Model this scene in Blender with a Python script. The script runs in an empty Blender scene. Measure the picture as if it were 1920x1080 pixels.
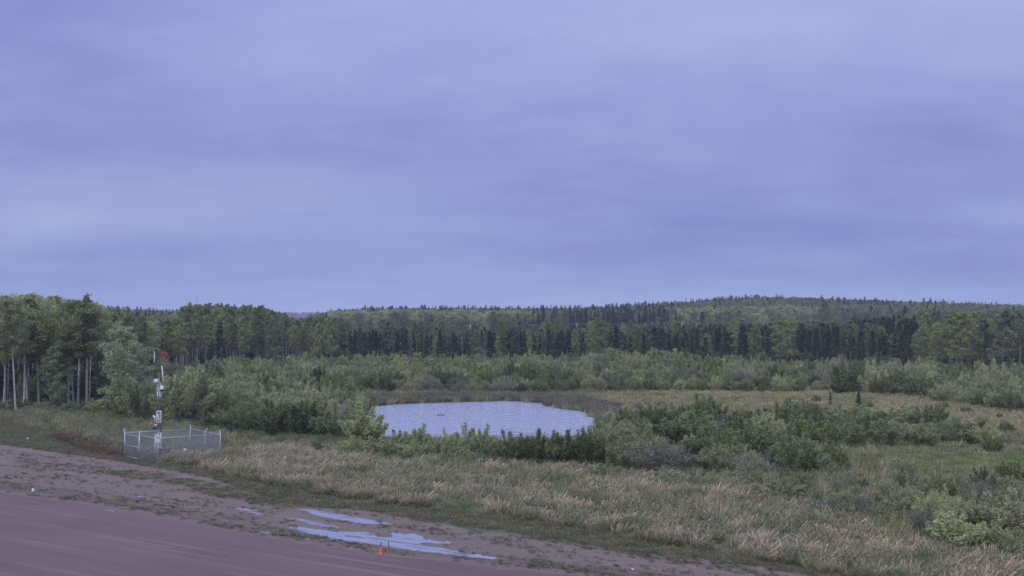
import bpy, math, random
import numpy as np
from mathutils import Vector
R = math.radians
random.seed(7)
rng = np.random.default_rng(7)
scene = bpy.context.scene
col = scene.collection

# ------------------------------------------------------------------ camera, sky, sun, exposure
CAM_H, FPX, CX, HY = 12.75, 1900.0, 960.0, 595.0        # metres, focal length in pixels of a 1920 frame, horizon row
cam_data = bpy.data.cameras.new('camera'); cam = bpy.data.objects.new('camera', cam_data); col.objects.link(cam)
cam_data.sensor_width = 36.0; cam_data.lens = 36.0 * FPX / 1920.0
cam_data.shift_y = (HY - 540.0) / 1920.0
cam_data.clip_start = 0.5; cam_data.clip_end = 12000
cam.location = (0, 0, CAM_H); cam.rotation_euler = (R(90), 0, 0)
scene.camera = cam
vs = scene.view_settings
vs.view_transform = 'Standard'; vs.look = 'None'; vs.gamma = 1; vs.use_curve_mapping = False; vs.exposure = 0.0
cy = scene.cycles
cy.max_bounces = 6; cy.diffuse_bounces = 3; cy.glossy_bounces = 2; cy.transmission_bounces = 3; cy.volume_bounces = 0
cy.transparent_max_bounces = 8

SUN_EL, SUN_ROT = 48, 205
world = bpy.data.worlds.new('World'); scene.world = world; world.use_nodes = True
def build_world():
    nt = world.node_tree; N = nt.nodes; L = nt.links; N.clear()
    out = N.new('ShaderNodeOutputWorld'); bg = N.new('ShaderNodeBackground'); bg2 = N.new('ShaderNodeBackground')
    mixs = N.new('ShaderNodeMixShader'); mixs.inputs[0].default_value = 0.9
    sky = N.new('ShaderNodeTexSky'); sky.sky_type = 'NISHITA'; sky.sun_disc = False
    sky.sun_elevation = R(SUN_EL); sky.sun_rotation = R(SUN_ROT)
    L.new(sky.outputs[0], bg.inputs[0]); bg.inputs[1].default_value = 0.07
    tc = N.new('ShaderNodeTexCoord'); sep = N.new('ShaderNodeSeparateXYZ'); L.new(tc.outputs['Generated'], sep.inputs[0])
    def math_(op, a, b=None, clamp=False):
        m = N.new('ShaderNodeMath'); m.operation = op; m.use_clamp = clamp
        for i, v in enumerate((a, b)):
            if v is None: continue
            if isinstance(v, (int, float)): m.inputs[i].default_value = v
            else: L.new(v, m.inputs[i])
        return m.outputs[0]
    zc = math_('ADD', math_('MAXIMUM', sep.outputs[2], 0.0), 0.17)
    px = math_('DIVIDE', sep.outputs[0], zc); py = math_('DIVIDE', sep.outputs[1], zc)
    comb = N.new('ShaderNodeCombineXYZ'); L.new(px, comb.inputs[0]); L.new(py, comb.inputs[1])
    def noise(sc, off, sx, sy, det, rough, dist):
        mp = N.new('ShaderNodeMapping'); L.new(comb.outputs[0], mp.inputs[0])
        mp.inputs['Location'].default_value = off; mp.inputs['Scale'].default_value = (sx, sy, 1)
        n = N.new('ShaderNodeTexNoise'); L.new(mp.outputs[0], n.inputs['Vector'])
        n.inputs['Scale'].default_value = sc; n.inputs['Detail'].default_value = det
        n.inputs['Roughness'].default_value = rough; n.inputs['Distortion'].default_value = dist
        return n.outputs['Fac']
    n1 = noise(0.50, (3.1, 1.3, 0), 0.8, 0.9, 5, 0.42, 0.3)
    n2 = noise(1.7, (7.0, 2.2, 4), 0.55, 1.0, 5, 0.5, 0.2)
    n3 = noise(3.6, (1.0, 5.2, 9), 0.8, 1.0, 6, 0.62, 0.5)
    f = math_('ADD', math_('ADD', math_('MULTIPLY', n1, 0.45), math_('MULTIPLY', n2, 0.27)), math_('ADD', math_('MULTIPLY', n3, .17), .055))
    yc = math_('MAXIMUM', sep.outputs[1], 0.08); uu = math_('DIVIDE', sep.outputs[0], yc); vv = math_('DIVIDE', sep.outputs[2], yc)
    wob = math_('MULTIPLY', math_('SUBTRACT', n2, .5), .30); uu = math_('ADD', uu, wob); vv = math_('ADD', vv, math_('MULTIPLY', math_('SUBTRACT', n1, .5), .16))
    for u0, v0, su, sv, am in ((.20, .065, .45, .035, -.055), (.40, .19, .22, .075, -.085), (.10, .10, .22, .05, -.045), (-.05, .17, .16, .05, -.045), (-.33, .065, .13, .03, -.05), (-.47, .10, .13, .035, .14), (.05, .29, .35, .07, .055), (.45, .045, .2, .03, -.02), (-.45, .25, .2, .06, -.03)):
        q = math_('ADD', math_('POWER', math_('ABSOLUTE', math_('DIVIDE', math_('SUBTRACT', uu, u0), su)), 2.0), math_('POWER', math_('ABSOLUTE', math_('DIVIDE', math_('SUBTRACT', vv, v0), sv)), 2.0))
        f = math_('ADD', f, math_('MULTIPLY', math_('EXPONENT', math_('MULTIPLY', q, -1.0)), am))
    cr = N.new('ShaderNodeValToRGB'); L.new(f, cr.inputs[0])
    e = cr.color_ramp.elements
    e[0].position = 0.36; e[0].color = (0.235, 0.270, 0.630, 1)
    e[1].position = 0.66; e[1].color = (0.420, 0.480, 0.790, 1)
    m = e.new(0.50); m.color = (0.325, 0.375, 0.735, 1)
    # unseen overhead sky brightened to light foliage, bluer just above the tree line
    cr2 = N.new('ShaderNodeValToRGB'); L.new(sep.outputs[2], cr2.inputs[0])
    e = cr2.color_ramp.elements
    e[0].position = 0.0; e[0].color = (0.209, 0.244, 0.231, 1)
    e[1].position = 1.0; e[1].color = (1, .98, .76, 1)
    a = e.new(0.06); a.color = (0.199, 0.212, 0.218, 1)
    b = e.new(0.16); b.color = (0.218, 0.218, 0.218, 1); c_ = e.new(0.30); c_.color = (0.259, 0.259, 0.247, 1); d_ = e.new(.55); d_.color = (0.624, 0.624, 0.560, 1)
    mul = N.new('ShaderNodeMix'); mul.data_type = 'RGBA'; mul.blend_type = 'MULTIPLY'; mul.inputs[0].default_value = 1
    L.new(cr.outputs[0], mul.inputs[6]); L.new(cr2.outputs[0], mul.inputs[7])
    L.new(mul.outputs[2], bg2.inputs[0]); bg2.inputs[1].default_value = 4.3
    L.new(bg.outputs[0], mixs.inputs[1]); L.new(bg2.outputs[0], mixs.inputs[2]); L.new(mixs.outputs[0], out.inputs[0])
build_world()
sd = bpy.data.lights.new('sun', 'SUN'); sd.energy = 1.5; sd.angle = R(25); sd.color = (1.0, 0.93, 0.85)
sun = bpy.data.objects.new('sun', sd); col.objects.link(sun)
a_ = R(SUN_ROT); d_ = Vector((math.sin(a_) * math.cos(R(SUN_EL)), math.cos(a_) * math.cos(R(SUN_EL)), math.sin(R(SUN_EL))))
sun.rotation_euler = (-d_).to_track_quat('-Z', 'Y').to_euler(); sun.location = (0, 0, 60)

# ------------------------------------------------------------------ helpers
def G(x, y, z=0.0):                      # photo pixel on the ground -> world
    D = FPX * (CAM_H - z) / (y - HY)
    return ((x - CX) / FPX * D, D)
def PX(X, Y, z=0.0): return (CX + X / Y * FPX, HY + (CAM_H - z) * FPX / Y)
def gpoly(pts): return np.array([G(*p) for p in pts])
def inside(P, poly):
    x, y = P[:, 0], P[:, 1]; r = np.zeros(len(P), bool); n = len(poly); j = n - 1
    for i in range(n):
        xi, yi = poly[i]; xj, yj = poly[j]
        if yi != yj:
            c = ((yi > y) != (yj > y)) & (x < (xj - xi) * (y - yi) / (yj - yi) + xi); r ^= c
        j = i
    return r
def hashn(ix, iy, s):
    h = np.sin(ix * 127.1 + iy * 311.7 + s * 74.7) * 43758.5453
    return h - np.floor(h)
def vnoise(x, y, s=0):
    ix, iy = np.floor(x), np.floor(y); fx, fy = x - ix, y - iy
    fx = fx * fx * (3 - 2 * fx); fy = fy * fy * (3 - 2 * fy)
    a = hashn(ix, iy, s); b = hashn(ix + 1, iy, s); c = hashn(ix, iy + 1, s); d = hashn(ix + 1, iy + 1, s)
    return (a * (1 - fx) + b * fx) * (1 - fy) + (c * (1 - fx) + d * fx) * fy
def fbm(x, y, s=0): return 0.5 * vnoise(x, y, s) + 0.3 * vnoise(x * 2.1, y * 2.1, s + 3) + 0.2 * vnoise(x * 4.3, y * 4.3, s + 7)
def sstep(a, b, x):
    t = np.clip((x - a) / (b - a), 0, 1); return t * t * (3 - 2 * t)
def hz(X, Y):                            # terrain height
    X = np.asarray(X, float); Y = np.asarray(Y, float)
    u = CX + FPX * X / np.maximum(Y, 60)
    g = lambda c, w: np.exp(-((u - c) / w) ** 2)
    h = sstep(430, 1000, Y) * (1.5 - 4.5 * g(548, 48) + 14.5 * g(1430, 240) + 7.5 * g(1780, 230) + 4.5 * g(800, 220) + 2.5 * g(1100, 160) + 4 * g(430, 60) + 3 * g(200, 130) + 6 * g(-200, 300) + 8 * g(2400, 400))
    h = h * (1 - 0.75 * sstep(1150, 1600, Y))
    h = h + sstep(2300, 3000, Y) * (1 - sstep(3300, 4200, Y)) * 14
    h = h + sstep(255, 330, Y) * (1 - sstep(390, 500, Y)) * (2.6 * g(410, 80))
    h = h + sstep(420, 700, Y) * 1.2 * (fbm(X / 60, Y / 60, 5) - .5)
    return h

def mesh_np(name, V, F, mats, midx=None, smooth=False):
    """V Nx3, F Mx4 (quads; a triangle repeats its third vertex as -1)."""
    me = bpy.data.meshes.new(name); V = np.asarray(V, np.float32); F = np.asarray(F, np.int64)
    tri = F[:, 3] < 0 if F.shape[1] == 4 else np.ones(len(F), bool)
    tot = np.where(tri, 3, 4); start = np.concatenate(([0], np.cumsum(tot)[:-1]))
    loops = F.reshape(-1) if not tri.any() else (F[F >= 0].reshape(-1))
    me.vertices.add(len(V)); me.vertices.foreach_set('co', V.reshape(-1))
    me.loops.add(len(loops)); me.loops.foreach_set('vertex_index', loops.astype(np.int32))
    me.polygons.add(len(F)); me.polygons.foreach_set('loop_start', start.astype(np.int32)); me.polygons.foreach_set('loop_total', tot.astype(np.int32))
    for m in mats: me.materials.append(m)
    if midx is not None: me.polygons.foreach_set('material_index', np.asarray(midx, np.int32))
    me.polygons.foreach_set('use_smooth', np.full(len(F), smooth, bool))
    me.update(calc_edges=True); me.validate()
    return me
class MB:
    def __init__(s): s.V = []; s.F = []; s.M = []; s.n = 0
    def add(s, V, F, mi=0):
        V = np.asarray(V, float); F = np.asarray(F, int).copy()
        F[F >= 0] += s.n; s.V.append(V); s.F.append(F); s.M.append(np.full(len(F), mi)); s.n += len(V)
    def tube(s, pts, rad, n=6, mi=0, cap=True):
        pts = np.asarray(pts, float); k = len(pts); rad = np.broadcast_to(np.asarray(rad, float), (k,))
        t = np.gradient(pts, axis=0); t /= np.linalg.norm(t, axis=1)[:, None] + 1e-9
        up = np.array([0, 0, 1.0]) if abs(t[0][2]) < 0.9 else np.array([1.0, 0, 0])
        a = np.cross(t, up); a /= np.linalg.norm(a, axis=1)[:, None] + 1e-9; b = np.cross(t, a)
        th = np.arange(n) / n * 2 * np.pi
        ring = pts[:, None] + rad[:, None, None] * (a[:, None] * np.cos(th)[None, :, None] + b[:, None] * np.sin(th)[None, :, None])
        i = np.arange(k - 1)[:, None] * n; j = np.arange(n)[None]; j2 = (j + 1) % n
        F = np.stack([i + j, i + j2, i + n + j2, i + n + j], -1).reshape(-1, 4)
        V = ring.reshape(-1, 3)
        if cap:
            V = np.vstack([V, pts[:1], pts[-1:]]); c0, c1 = k * n, k * n + 1; jj = np.arange(n)
            F = np.vstack([F, np.stack([(jj + 1) % n, jj, np.full(n, c0), np.full(n, -1)], -1), np.stack([(k - 1) * n + jj, (k - 1) * n + (jj + 1) % n, np.full(n, c1), np.full(n, -1)], -1)])
        s.add(V, F, mi)
    def box(s, c, size, rz=0, mi=0, tilt=0):
        x, y, z = [q / 2 for q in size]; V = np.array([[i * x, j * y, k * z] for k in (-1, 1) for j in (-1, 1) for i in (-1, 1)])
        if tilt: ct, st = math.cos(tilt), math.sin(tilt); V = V @ np.array([[ct, 0, -st], [0, 1, 0], [st, 0, ct]])
        ct, st = math.cos(rz), math.sin(rz); V = V @ np.array([[ct, st, 0], [-st, ct, 0], [0, 0, 1]]) + np.array(c)
        s.add(V, [[0, 2, 3, 1], [4, 5, 7, 6], [0, 1, 5, 4], [2, 6, 7, 3], [0, 4, 6, 2], [1, 3, 7, 5]], mi)
    def lathe(s, prof, c=(0, 0, 0), n=16, mi=0):
        prof = np.asarray(prof, float); th = np.arange(n) / n * 2 * np.pi
        V = np.stack([prof[:, 0, None] * np.cos(th), prof[:, 0, None] * np.sin(th), np.repeat(prof[:, 1, None], n, 1)], -1).reshape(-1, 3) + np.array(c)
        k = len(prof); i = np.arange(k - 1)[:, None] * n; j = np.arange(n)[None]; j2 = (j + 1) % n
        s.add(V, np.stack([i + j, i + j2, i + n + j2, i + n + j], -1).reshape(-1, 4), mi)
    def cards(s, C, U, W, ln, wd, mi=0):
        """leaf shaped quads: centre C, direction U, side W"""
        U = U / (np.linalg.norm(U, axis=1)[:, None] + 1e-9); W = W - (W * U).sum(1)[:, None] * U; W /= np.linalg.norm(W, axis=1)[:, None] + 1e-9
        ln = np.broadcast_to(ln, (len(C),))[:, None]; wd = np.broadcast_to(wd, (len(C),))[:, None]
        V = np.stack([C - U * ln / 2, C + W * wd / 2 + U * ln * .08, C + U * ln / 2, C - W * wd / 2 + U * ln * .08], 1).reshape(-1, 3)
        s.add(V, np.arange(len(C) * 4).reshape(-1, 4), mi)
    def mesh(s, name, mats, smooth=False):
        return mesh_np(name, np.vstack(s.V), np.vstack(s.F), mats, np.concatenate(s.M), smooth)
def tag(o, label=None, cat=None, group=None, kind=None):
    if label: o['label'] = label
    if cat: o['category'] = cat
    if group: o['group'] = group
    if kind: o['kind'] = kind
    return o
def obj(name, me, parent=None, loc=None, smooth=None):
    if isinstance(me, tuple): me = me[0].mesh(name, me[1], smooth or False)
    o = bpy.data.objects.new(name, me); col.objects.link(o)
    if parent is not None: o.parent = parent
    if loc is not None: o.location = loc
    return o
def empty(name, loc=(0, 0, 0), rz=0, sc=(1, 1, 1)):
    o = bpy.data.objects.new(name, None); o.empty_display_size = 0.3; col.objects.link(o); o.location = loc; o.rotation_euler = (0, 0, rz); o.scale = sc; return o

# ------------------------------------------------------------------ materials
def new_mat(name):
    m = bpy.data.materials.new(name); m.use_nodes = True; nt = m.node_tree; nt.nodes.clear(); return m, nt.nodes, nt.links
def nd(N, t, **k):
    n = N.new(t)
    for a, v in k.items():
        if a.startswith('i_'): n.inputs[a[2:].replace('_', ' ')].default_value = v
        else: setattr(n, a, v)
    return n
def mixc(N, L, f, a, b, mode='MIX'):
    m = N.new('ShaderNodeMix'); m.data_type = 'RGBA'; m.blend_type = mode
    for i, v in ((0, f), (6, a), (7, b)):
        if isinstance(v, (int, float)): m.inputs[i].default_value = v
        elif isinstance(v, (tuple, list)): m.inputs[i].default_value = (*v, 1)[:4]
        else: L.new(v, m.inputs[i])
    return m.outputs[2]
def mth(N, L, op, a, b=None, c=None, clamp=False):
    m = N.new('ShaderNodeMath'); m.operation = op; m.use_clamp = clamp
    for i, v in enumerate((a, b, c)):
        if v is None: continue
        if isinstance(v, (int, float)): m.inputs[i].default_value = v
        else: L.new(v, m.inputs[i])
    return m.outputs[0]
def noise(N, L, vec, sc, det=3, rough=.5, scale=None, rot=None, dist=0):
    if rot:
        mp = N.new('ShaderNodeMapping'); L.new(vec, mp.inputs[0]); vec = mp.outputs[0]; mp.inputs['Rotation'].default_value = rot
    if scale:
        mp = N.new('ShaderNodeMapping'); L.new(vec, mp.inputs[0]); vec = mp.outputs[0]; mp.inputs['Scale'].default_value = scale
    n = N.new('ShaderNodeTexNoise'); L.new(vec, n.inputs['Vector']); n.inputs['Scale'].default_value = sc; n.inputs['Detail'].default_value = det
    n.inputs['Roughness'].default_value = rough; n.inputs['Distortion'].default_value = dist
    return n.outputs['Fac']
def ramp(N, L, f, stops):
    r = N.new('ShaderNodeValToRGB'); L.new(f, r.inputs[0]); e = r.color_ramp.elements
    while len(e) < len(stops): e.new(0.5)
    for k, (p, c) in enumerate(stops): e[k].position = p; e[k].color = (*c, 1) if isinstance(c, tuple) else (c, c, c, 1)
    return r.outputs[0]
def simple(name, c, rough=.6, metal=0.0, var=.12, sc=8):
    m, N, L = new_mat(name); o = N.new('ShaderNodeOutputMaterial'); b = nd(N, 'ShaderNodeBsdfPrincipled'); L.new(b.outputs[0], o.inputs[0])
    tc = N.new('ShaderNodeTexCoord'); n = noise(N, L, tc.outputs['Object'], sc, 4)
    f = ramp(N, L, n, [(.3, 1 - var), (.7, 1 + var)]); L.new(mixc(N, L, 1.0, c, f, 'MULTIPLY'), b.inputs['Base Color'])
    b.inputs['Roughness'].default_value = rough; b.inputs['Metallic'].default_value = metal
    return m
def foliage(name, dark, light, other=None, oth=0.0, hue=.5, sc=1.3, transl=.35, tipcol=None, tipz=(0, 1), patch=None):
    """leaf material: colour differs leaf clump by leaf clump and plant by plant"""
    m, N, L = new_mat(name); o = N.new('ShaderNodeOutputMaterial')
    oi = N.new('ShaderNodeObjectInfo'); tc = N.new('ShaderNodeTexCoord'); geo = N.new('ShaderNodeNewGeometry')
    n1 = noise(N, L, tc.outputs['Object'], sc, 2); n2 = noise(N, L, tc.outputs['Object'], sc * 6, 1)
    f = mth(N, L, 'ADD', mth(N, L, 'MULTIPLY', n1, .6), mth(N, L, 'MULTIPLY', n2, .4))
    f = mth(N, L, 'ADD', f, mth(N, L, 'MULTIPLY', mth(N, L, 'SUBTRACT', geo.outputs['Random Per Island'], .5), .35))
    f = mth(N, L, 'ADD', f, mth(N, L, 'MULTIPLY', mth(N, L, 'SUBTRACT', oi.outputs['Random'], .5), hue))
    c = ramp(N, L, f, [(.25, dark), (.75, light)])
    if other:
        r2 = mth(N, L, 'FRACT', mth(N, L, 'MULTIPLY', oi.outputs['Random'], 17.3))
        k = mth(N, L, 'GREATER_THAN', r2, 1 - oth); c = mixc(N, L, mth(N, L, 'MULTIPLY', k, .75), c, other)
    if tipcol:
        sp = N.new('ShaderNodeSeparateXYZ'); L.new(tc.outputs['Object'], sp.inputs[0])
        t = mth(N, L, 'ADD', sp.outputs[2], mth(N, L, 'MULTIPLY', mth(N, L, 'SUBTRACT', geo.outputs['Random Per Island'], .5), .5))
        mr = nd(N, 'ShaderNodeMapRange'); L.new(t, mr.inputs[0]); mr.inputs[1].default_value = tipz[0]; mr.inputs[2].default_value = tipz[1]
        c = mixc(N, L, mr.outputs[0], c, mixc(N, L, oi.outputs['Random'], tipcol[0], tipcol[1]))
    if patch:
        pn = noise(N, L, geo.outputs['Position'], patch[3], 4, .6); pn = mth(N, L, 'ADD', pn, mth(N, L, 'MULTIPLY', mth(N, L, 'SUBTRACT', oi.outputs['Random'], .5), .16))
        c = mixc(N, L, mth(N, L, 'MULTIPLY', ramp(N, L, pn, [(patch[2] - .05, 0.0), (patch[2] + .05, 1.0)]), .85), c, mixc(N, L, f, patch[0], patch[1]))
    d = nd(N, 'ShaderNodeBsdfDiffuse'); t = nd(N, 'ShaderNodeBsdfTranslucent'); mx = N.new('ShaderNodeMixShader'); mx.inputs[0].default_value = transl
    L.new(c, d.inputs[0]); L.new(c, t.inputs[0]); L.new(d.outputs[0], mx.inputs[1]); L.new(t.outputs[0], mx.inputs[2]); L.new(mx.outputs[0], o.inputs[0])
    return m
M = {}
M['willow'] = foliage('willow_leaves', (0.161, 0.195, 0.093), (0.446, 0.474, 0.239), (0.339, 0.328, 0.198), .2)
M['alder'] = foliage('alder_leaves', (0.087, 0.113, 0.053), (0.270, 0.311, 0.133))
M['olive'] = foliage('olive_leaves', (0.146, 0.174, 0.089), (0.381, 0.409, 0.200), (0.308, 0.317, 0.170), .08)
M['dogwood'] = foliage('dogwood_leaves', (0.118, 0.129, 0.090), (0.314, 0.319, 0.224))
M['aspen'] = foliage('aspen_leaves', (0.124, 0.151, 0.064), (0.328, 0.355, 0.153), (0.187, 0.201, 0.127), .3)
M['birchleaf'] = foliage('birch_leaves', (0.185, 0.211, 0.100), (0.474, 0.509, 0.235), (0.297, 0.311, 0.176), .3)
M['sapling'] = foliage('sapling_leaves', (0.176, 0.207, 0.081), (0.415, 0.447, 0.196), (0.276, 0.301, 0.196), .3)
M['poplar'] = foliage('poplar_leaves', (0.145, 0.181, 0.101), (0.362, 0.402, 0.227))
M['spruce'] = foliage('spruce_needles', (0.015, 0.023, 0.017), (0.048, 0.067, 0.039), transl=.15)
M['pine'] = foliage('pine_needles', (0.034, 0.050, 0.031), (0.107, 0.138, 0.077), transl=.15)
M['grass_dry'] = foliage('dry_grass_blades', (0.151, 0.160, 0.087), (0.302, 0.275, 0.175), hue=.7, sc=.8, tipcol=((0.580, 0.447, 0.324), (0.384, 0.320, 0.213)), tipz=(.15, .9), patch=((0.093, 0.120, 0.063), (0.255, 0.275, 0.150), .56, .30))
M['grass_rough'] = foliage('rough_grass_blades', (0.140, 0.159, 0.073), (0.349, 0.355, 0.172), (0.418, 0.344, 0.210), .22, hue=.7, sc=.8, patch=((0.278, 0.216, 0.136), (0.558, 0.431, 0.271), .60, .25))
M['grass_meadow'] = foliage('meadow_grass_blades', (0.276, 0.242, 0.133), (0.509, 0.405, 0.249), (0.331, 0.336, 0.158), .3, hue=.7, sc=.8, patch=((0.152, 0.163, 0.084), (0.345, 0.323, 0.158), .57, .12))
M['grass_lush'] = foliage('lush_grass_blades', (0.187, 0.215, 0.089), (0.341, 0.357, 0.158), hue=.7, sc=.8, patch=((0.110, 0.137, 0.058), (0.242, 0.263, 0.116), .56, .3))
M['grass_short'] = foliage('short_grass_blades', (0.112, 0.126, 0.072), (0.235, 0.245, 0.133), hue=.7, sc=.8, patch=((0.188, 0.158, 0.098), (0.295, 0.245, 0.151), .54, .5))
M['weed'] = foliage('weed_leaves', (0.066, 0.079, 0.042), (0.141, 0.154, 0.079), (0.160, 0.122, 0.084), .25, hue=.6)
M['forb'] = foliage('forb_leaves', (0.095, 0.127, 0.069), (0.278, 0.316, 0.189), (0.202, 0.177, 0.127), .2, hue=.6)
M['weed_red'] = foliage('red_weed_leaves', (0.120, 0.076, 0.060), (0.240, 0.160, 0.112), hue=.6, patch=((0.112, 0.112, 0.064), (0.240, 0.216, 0.136), .52, .6))
M['reed'] = foliage('reed_blades', (0.136, 0.115, 0.093), (0.264, 0.217, 0.183), (0.187, 0.200, 0.111), .3, hue=.6)

def bark(name, a, b, dark, amt):
    m, N, L = new_mat(name); o = N.new('ShaderNodeOutputMaterial'); p = nd(N, 'ShaderNodeBsdfPrincipled'); L.new(p.outputs[0], o.inputs[0])
    tc = N.new('ShaderNodeTexCoord'); n = noise(N, L, tc.outputs['Object'], 1.5, 4); c = ramp(N, L, n, [(.3, a), (.7, b)])
    s = noise(N, L, tc.outputs['Object'], 1.2, 3, .6, scale=(1, 1, 2.2)); k = ramp(N, L, s, [(amt, 0.0), (amt + .08, 1.0)])
    c = mixc(N, L, k, c, dark); L.new(c, p.inputs['Base Color']); p.inputs['Roughness'].default_value = .85
    return m
M['birch_bark'] = bark('pale_bark', (.30, .285, .265), (.50, .485, .455), (.14, .12, .11), .60)
M['aspen_bark'] = bark('aspen_bark', (.16, .15, .14), (.30, .285, .255), (.08, .075, .07), .56)
M['spruce_bark'] = bark('spruce_bark', (.07, .06, .055), (.15, .13, .12), (.04, .035, .03), .6)
M['stem'] = bark('shrub_stems', (.07, .055, .05), (.17, .13, .12), (.05, .04, .04), .6)
M['dead'] = bark('dead_wood', (.20, .19, .175), (.38, .365, .34), (.12, .11, .10), .62)
M['galv'] = simple('galvanised_steel', (.44, .44, .47), .42, .35, .1)
M['wire'] = simple('galvanised_wire', (.27, .27, .30), .5, .2, .1)
M['white'] = simple('white_enamel', (.62, .62, .60), .45, 0, .06)
M['redpaint'] = simple('faded_red_paint', (.13, .062, .055), .6, 0, .25)
M['orange'] = simple('orange_plastic', (.55, .09, .03), .5, 0, .08)
M['orange_dull'] = simple('dull_orange_plastic', (.16, .085, .05), .6, 0, .15)
M['black'] = simple('black_plastic', (.02, .02, .022), .5, 0, .1)
M['rust'] = simple('brown_red_steel', (.09, .045, .042), .65, 0, .3)
M['grey'] = simple('grey_plastic', (.30, .32, .38), .55, 0, .1)
M['polewood'] = simple('weathered_pole_wood', (.30, .29, .27), .85, 0, .15)
M['cable'] = simple('aluminium_cable', (.33, .33, .36), .5, .3, .05)

def ground_mat():
    m, N, L = new_mat('ground'); o = N.new('ShaderNodeOutputMaterial'); p = nd(N, 'ShaderNodeBsdfPrincipled'); L.new(p.outputs[0], o.inputs[0])
    geo = N.new('ShaderNodeNewGeometry'); P = geo.outputs['Position']
    at = N.new('ShaderNodeAttribute'); at.attribute_name = 'zone'; sp = N.new('ShaderNodeSeparateColor'); L.new(at.outputs['Color'], sp.inputs[0])
    ROT = (0, 0, R(31))
    st = noise(N, L, P, .9, 5, .6, scale=(.22, 1.3, 1), rot=ROT)         # streaks graded along the runway
    fi = noise(N, L, P, 7, 3, .6); me = noise(N, L, P, 1.1, 5, .6); la = noise(N, L, P, .13, 3)
    grav = ramp(N, L, st, [(.3, (.122, .088, .074)), (.7, (.168, .125, .105))])
    grav = mixc(N, L, .4, grav, ramp(N, L, fi, [(.3, (.075, .055, .047)), (.7, (.175, .132, .115))]))
    def masked(ch, amp, n1, lo=.42, hi=.58):
        v = mth(N, L, 'ADD', ch, mth(N, L, 'MULTIPLY', mth(N, L, 'SUBTRACT', n1, .5), amp))
        mr = nd(N, 'ShaderNodeMapRange'); L.new(v, mr.inputs[0]); mr.inputs[1].default_value = lo; mr.inputs[2].default_value = hi; return mr.outputs[0]
    green = ramp(N, L, me, [(.3, (.06, .066, .040)), (.7, (.098, .102, .062))])
    green = mixc(N, L, mth(N, L, 'MULTIPLY', fi, .5), green, (.065, .075, .04))
    c = mixc(N, L, masked(sp.outputs[0], 1.1, st), grav, green)
    # moss and weeds that creep over the gravel shoulder
    weedy = mth(N, L, 'MULTIPLY', masked(sp.outputs[2], 1.5, mth(N, L, 'ADD', mth(N, L, 'MULTIPLY', st, .5), mth(N, L, 'MULTIPLY', me, .5)), .50, .66), .75)
    c = mixc(N, L, weedy, c, mixc(N, L, me, (.055, .054, .036), (.088, .078, .056)))
    rough = mixc(N, L, la, ramp(N, L, me, [(.3, (.07, .075, .042)), (.7, (.15, .14, .08))]), ramp(N, L, me, [(.3, (.06, .075, .035)), (.7, (.125, .14, .07))]))
    c = mixc(N, L, masked(sp.outputs[1], .5, me), c, rough)
    c = mixc(N, L, at.outputs['Alpha'], c, mixc(N, L, me, (.020, .022, .014), (.045, .043, .028)))   # darker ground under the woods
    L.new(c, p.inputs['Base Color']); p.inputs['Roughness'].default_value = .92; p.inputs['Specular IOR Level'].default_value = .2
    b = nd(N, 'ShaderNodeBump'); b.inputs['Strength'].default_value = .35; b.inputs['Distance'].default_value = .12; L.new(mth(N, L, 'ADD', me, mth(N, L, 'MULTIPLY', fi, .4)), b.inputs['Height']); L.new(b.outputs[0], p.inputs['Normal'])
    return m
def runway_mat():
    m, N, L = new_mat('runway_gravel'); o = N.new('ShaderNodeOutputMaterial'); p = nd(N, 'ShaderNodeBsdfPrincipled'); L.new(p.outputs[0], o.inputs[0])
    geo = N.new('ShaderNodeNewGeometry'); P = geo.outputs['Position']; ROT = (0, 0, R(31))
    st = noise(N, L, P, .55, 6, .62, scale=(.09, 1.5, 1), rot=ROT); tr = noise(N, L, P, 1.7, 3, .5, scale=(.03, 1.2, 1), rot=ROT)
    fi = noise(N, L, P, 14, 2, .6); la = noise(N, L, P, .11, 3)
    c = ramp(N, L, st, [(.3, (.094, .060, .054)), (.72, (.127, .084, .073))])
    c = mixc(N, L, ramp(N, L, tr, [(.56, 0.0), (.68, .75)]), c, (.18, .132, .120))
    c = mixc(N, L, .35, c, ramp(N, L, fi, [(.3, (.070, .048, .047)), (.7, (.145, .104, .098))]))
    c = mixc(N, L, 1.0, c, ramp(N, L, la, [(.3, .88), (.7, 1.1)]), 'MULTIPLY')
    L.new(c, p.inputs['Base Color']); p.inputs['Roughness'].default_value = .8; p.inputs['Specular IOR Level'].default_value = .25
    b = nd(N, 'ShaderNodeBump'); b.inputs['Strength'].default_value = .3; b.inputs['Distance'].default_value = .04; L.new(fi, b.inputs['Height']); L.new(b.outputs[0], p.inputs['Normal'])
    return m
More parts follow.
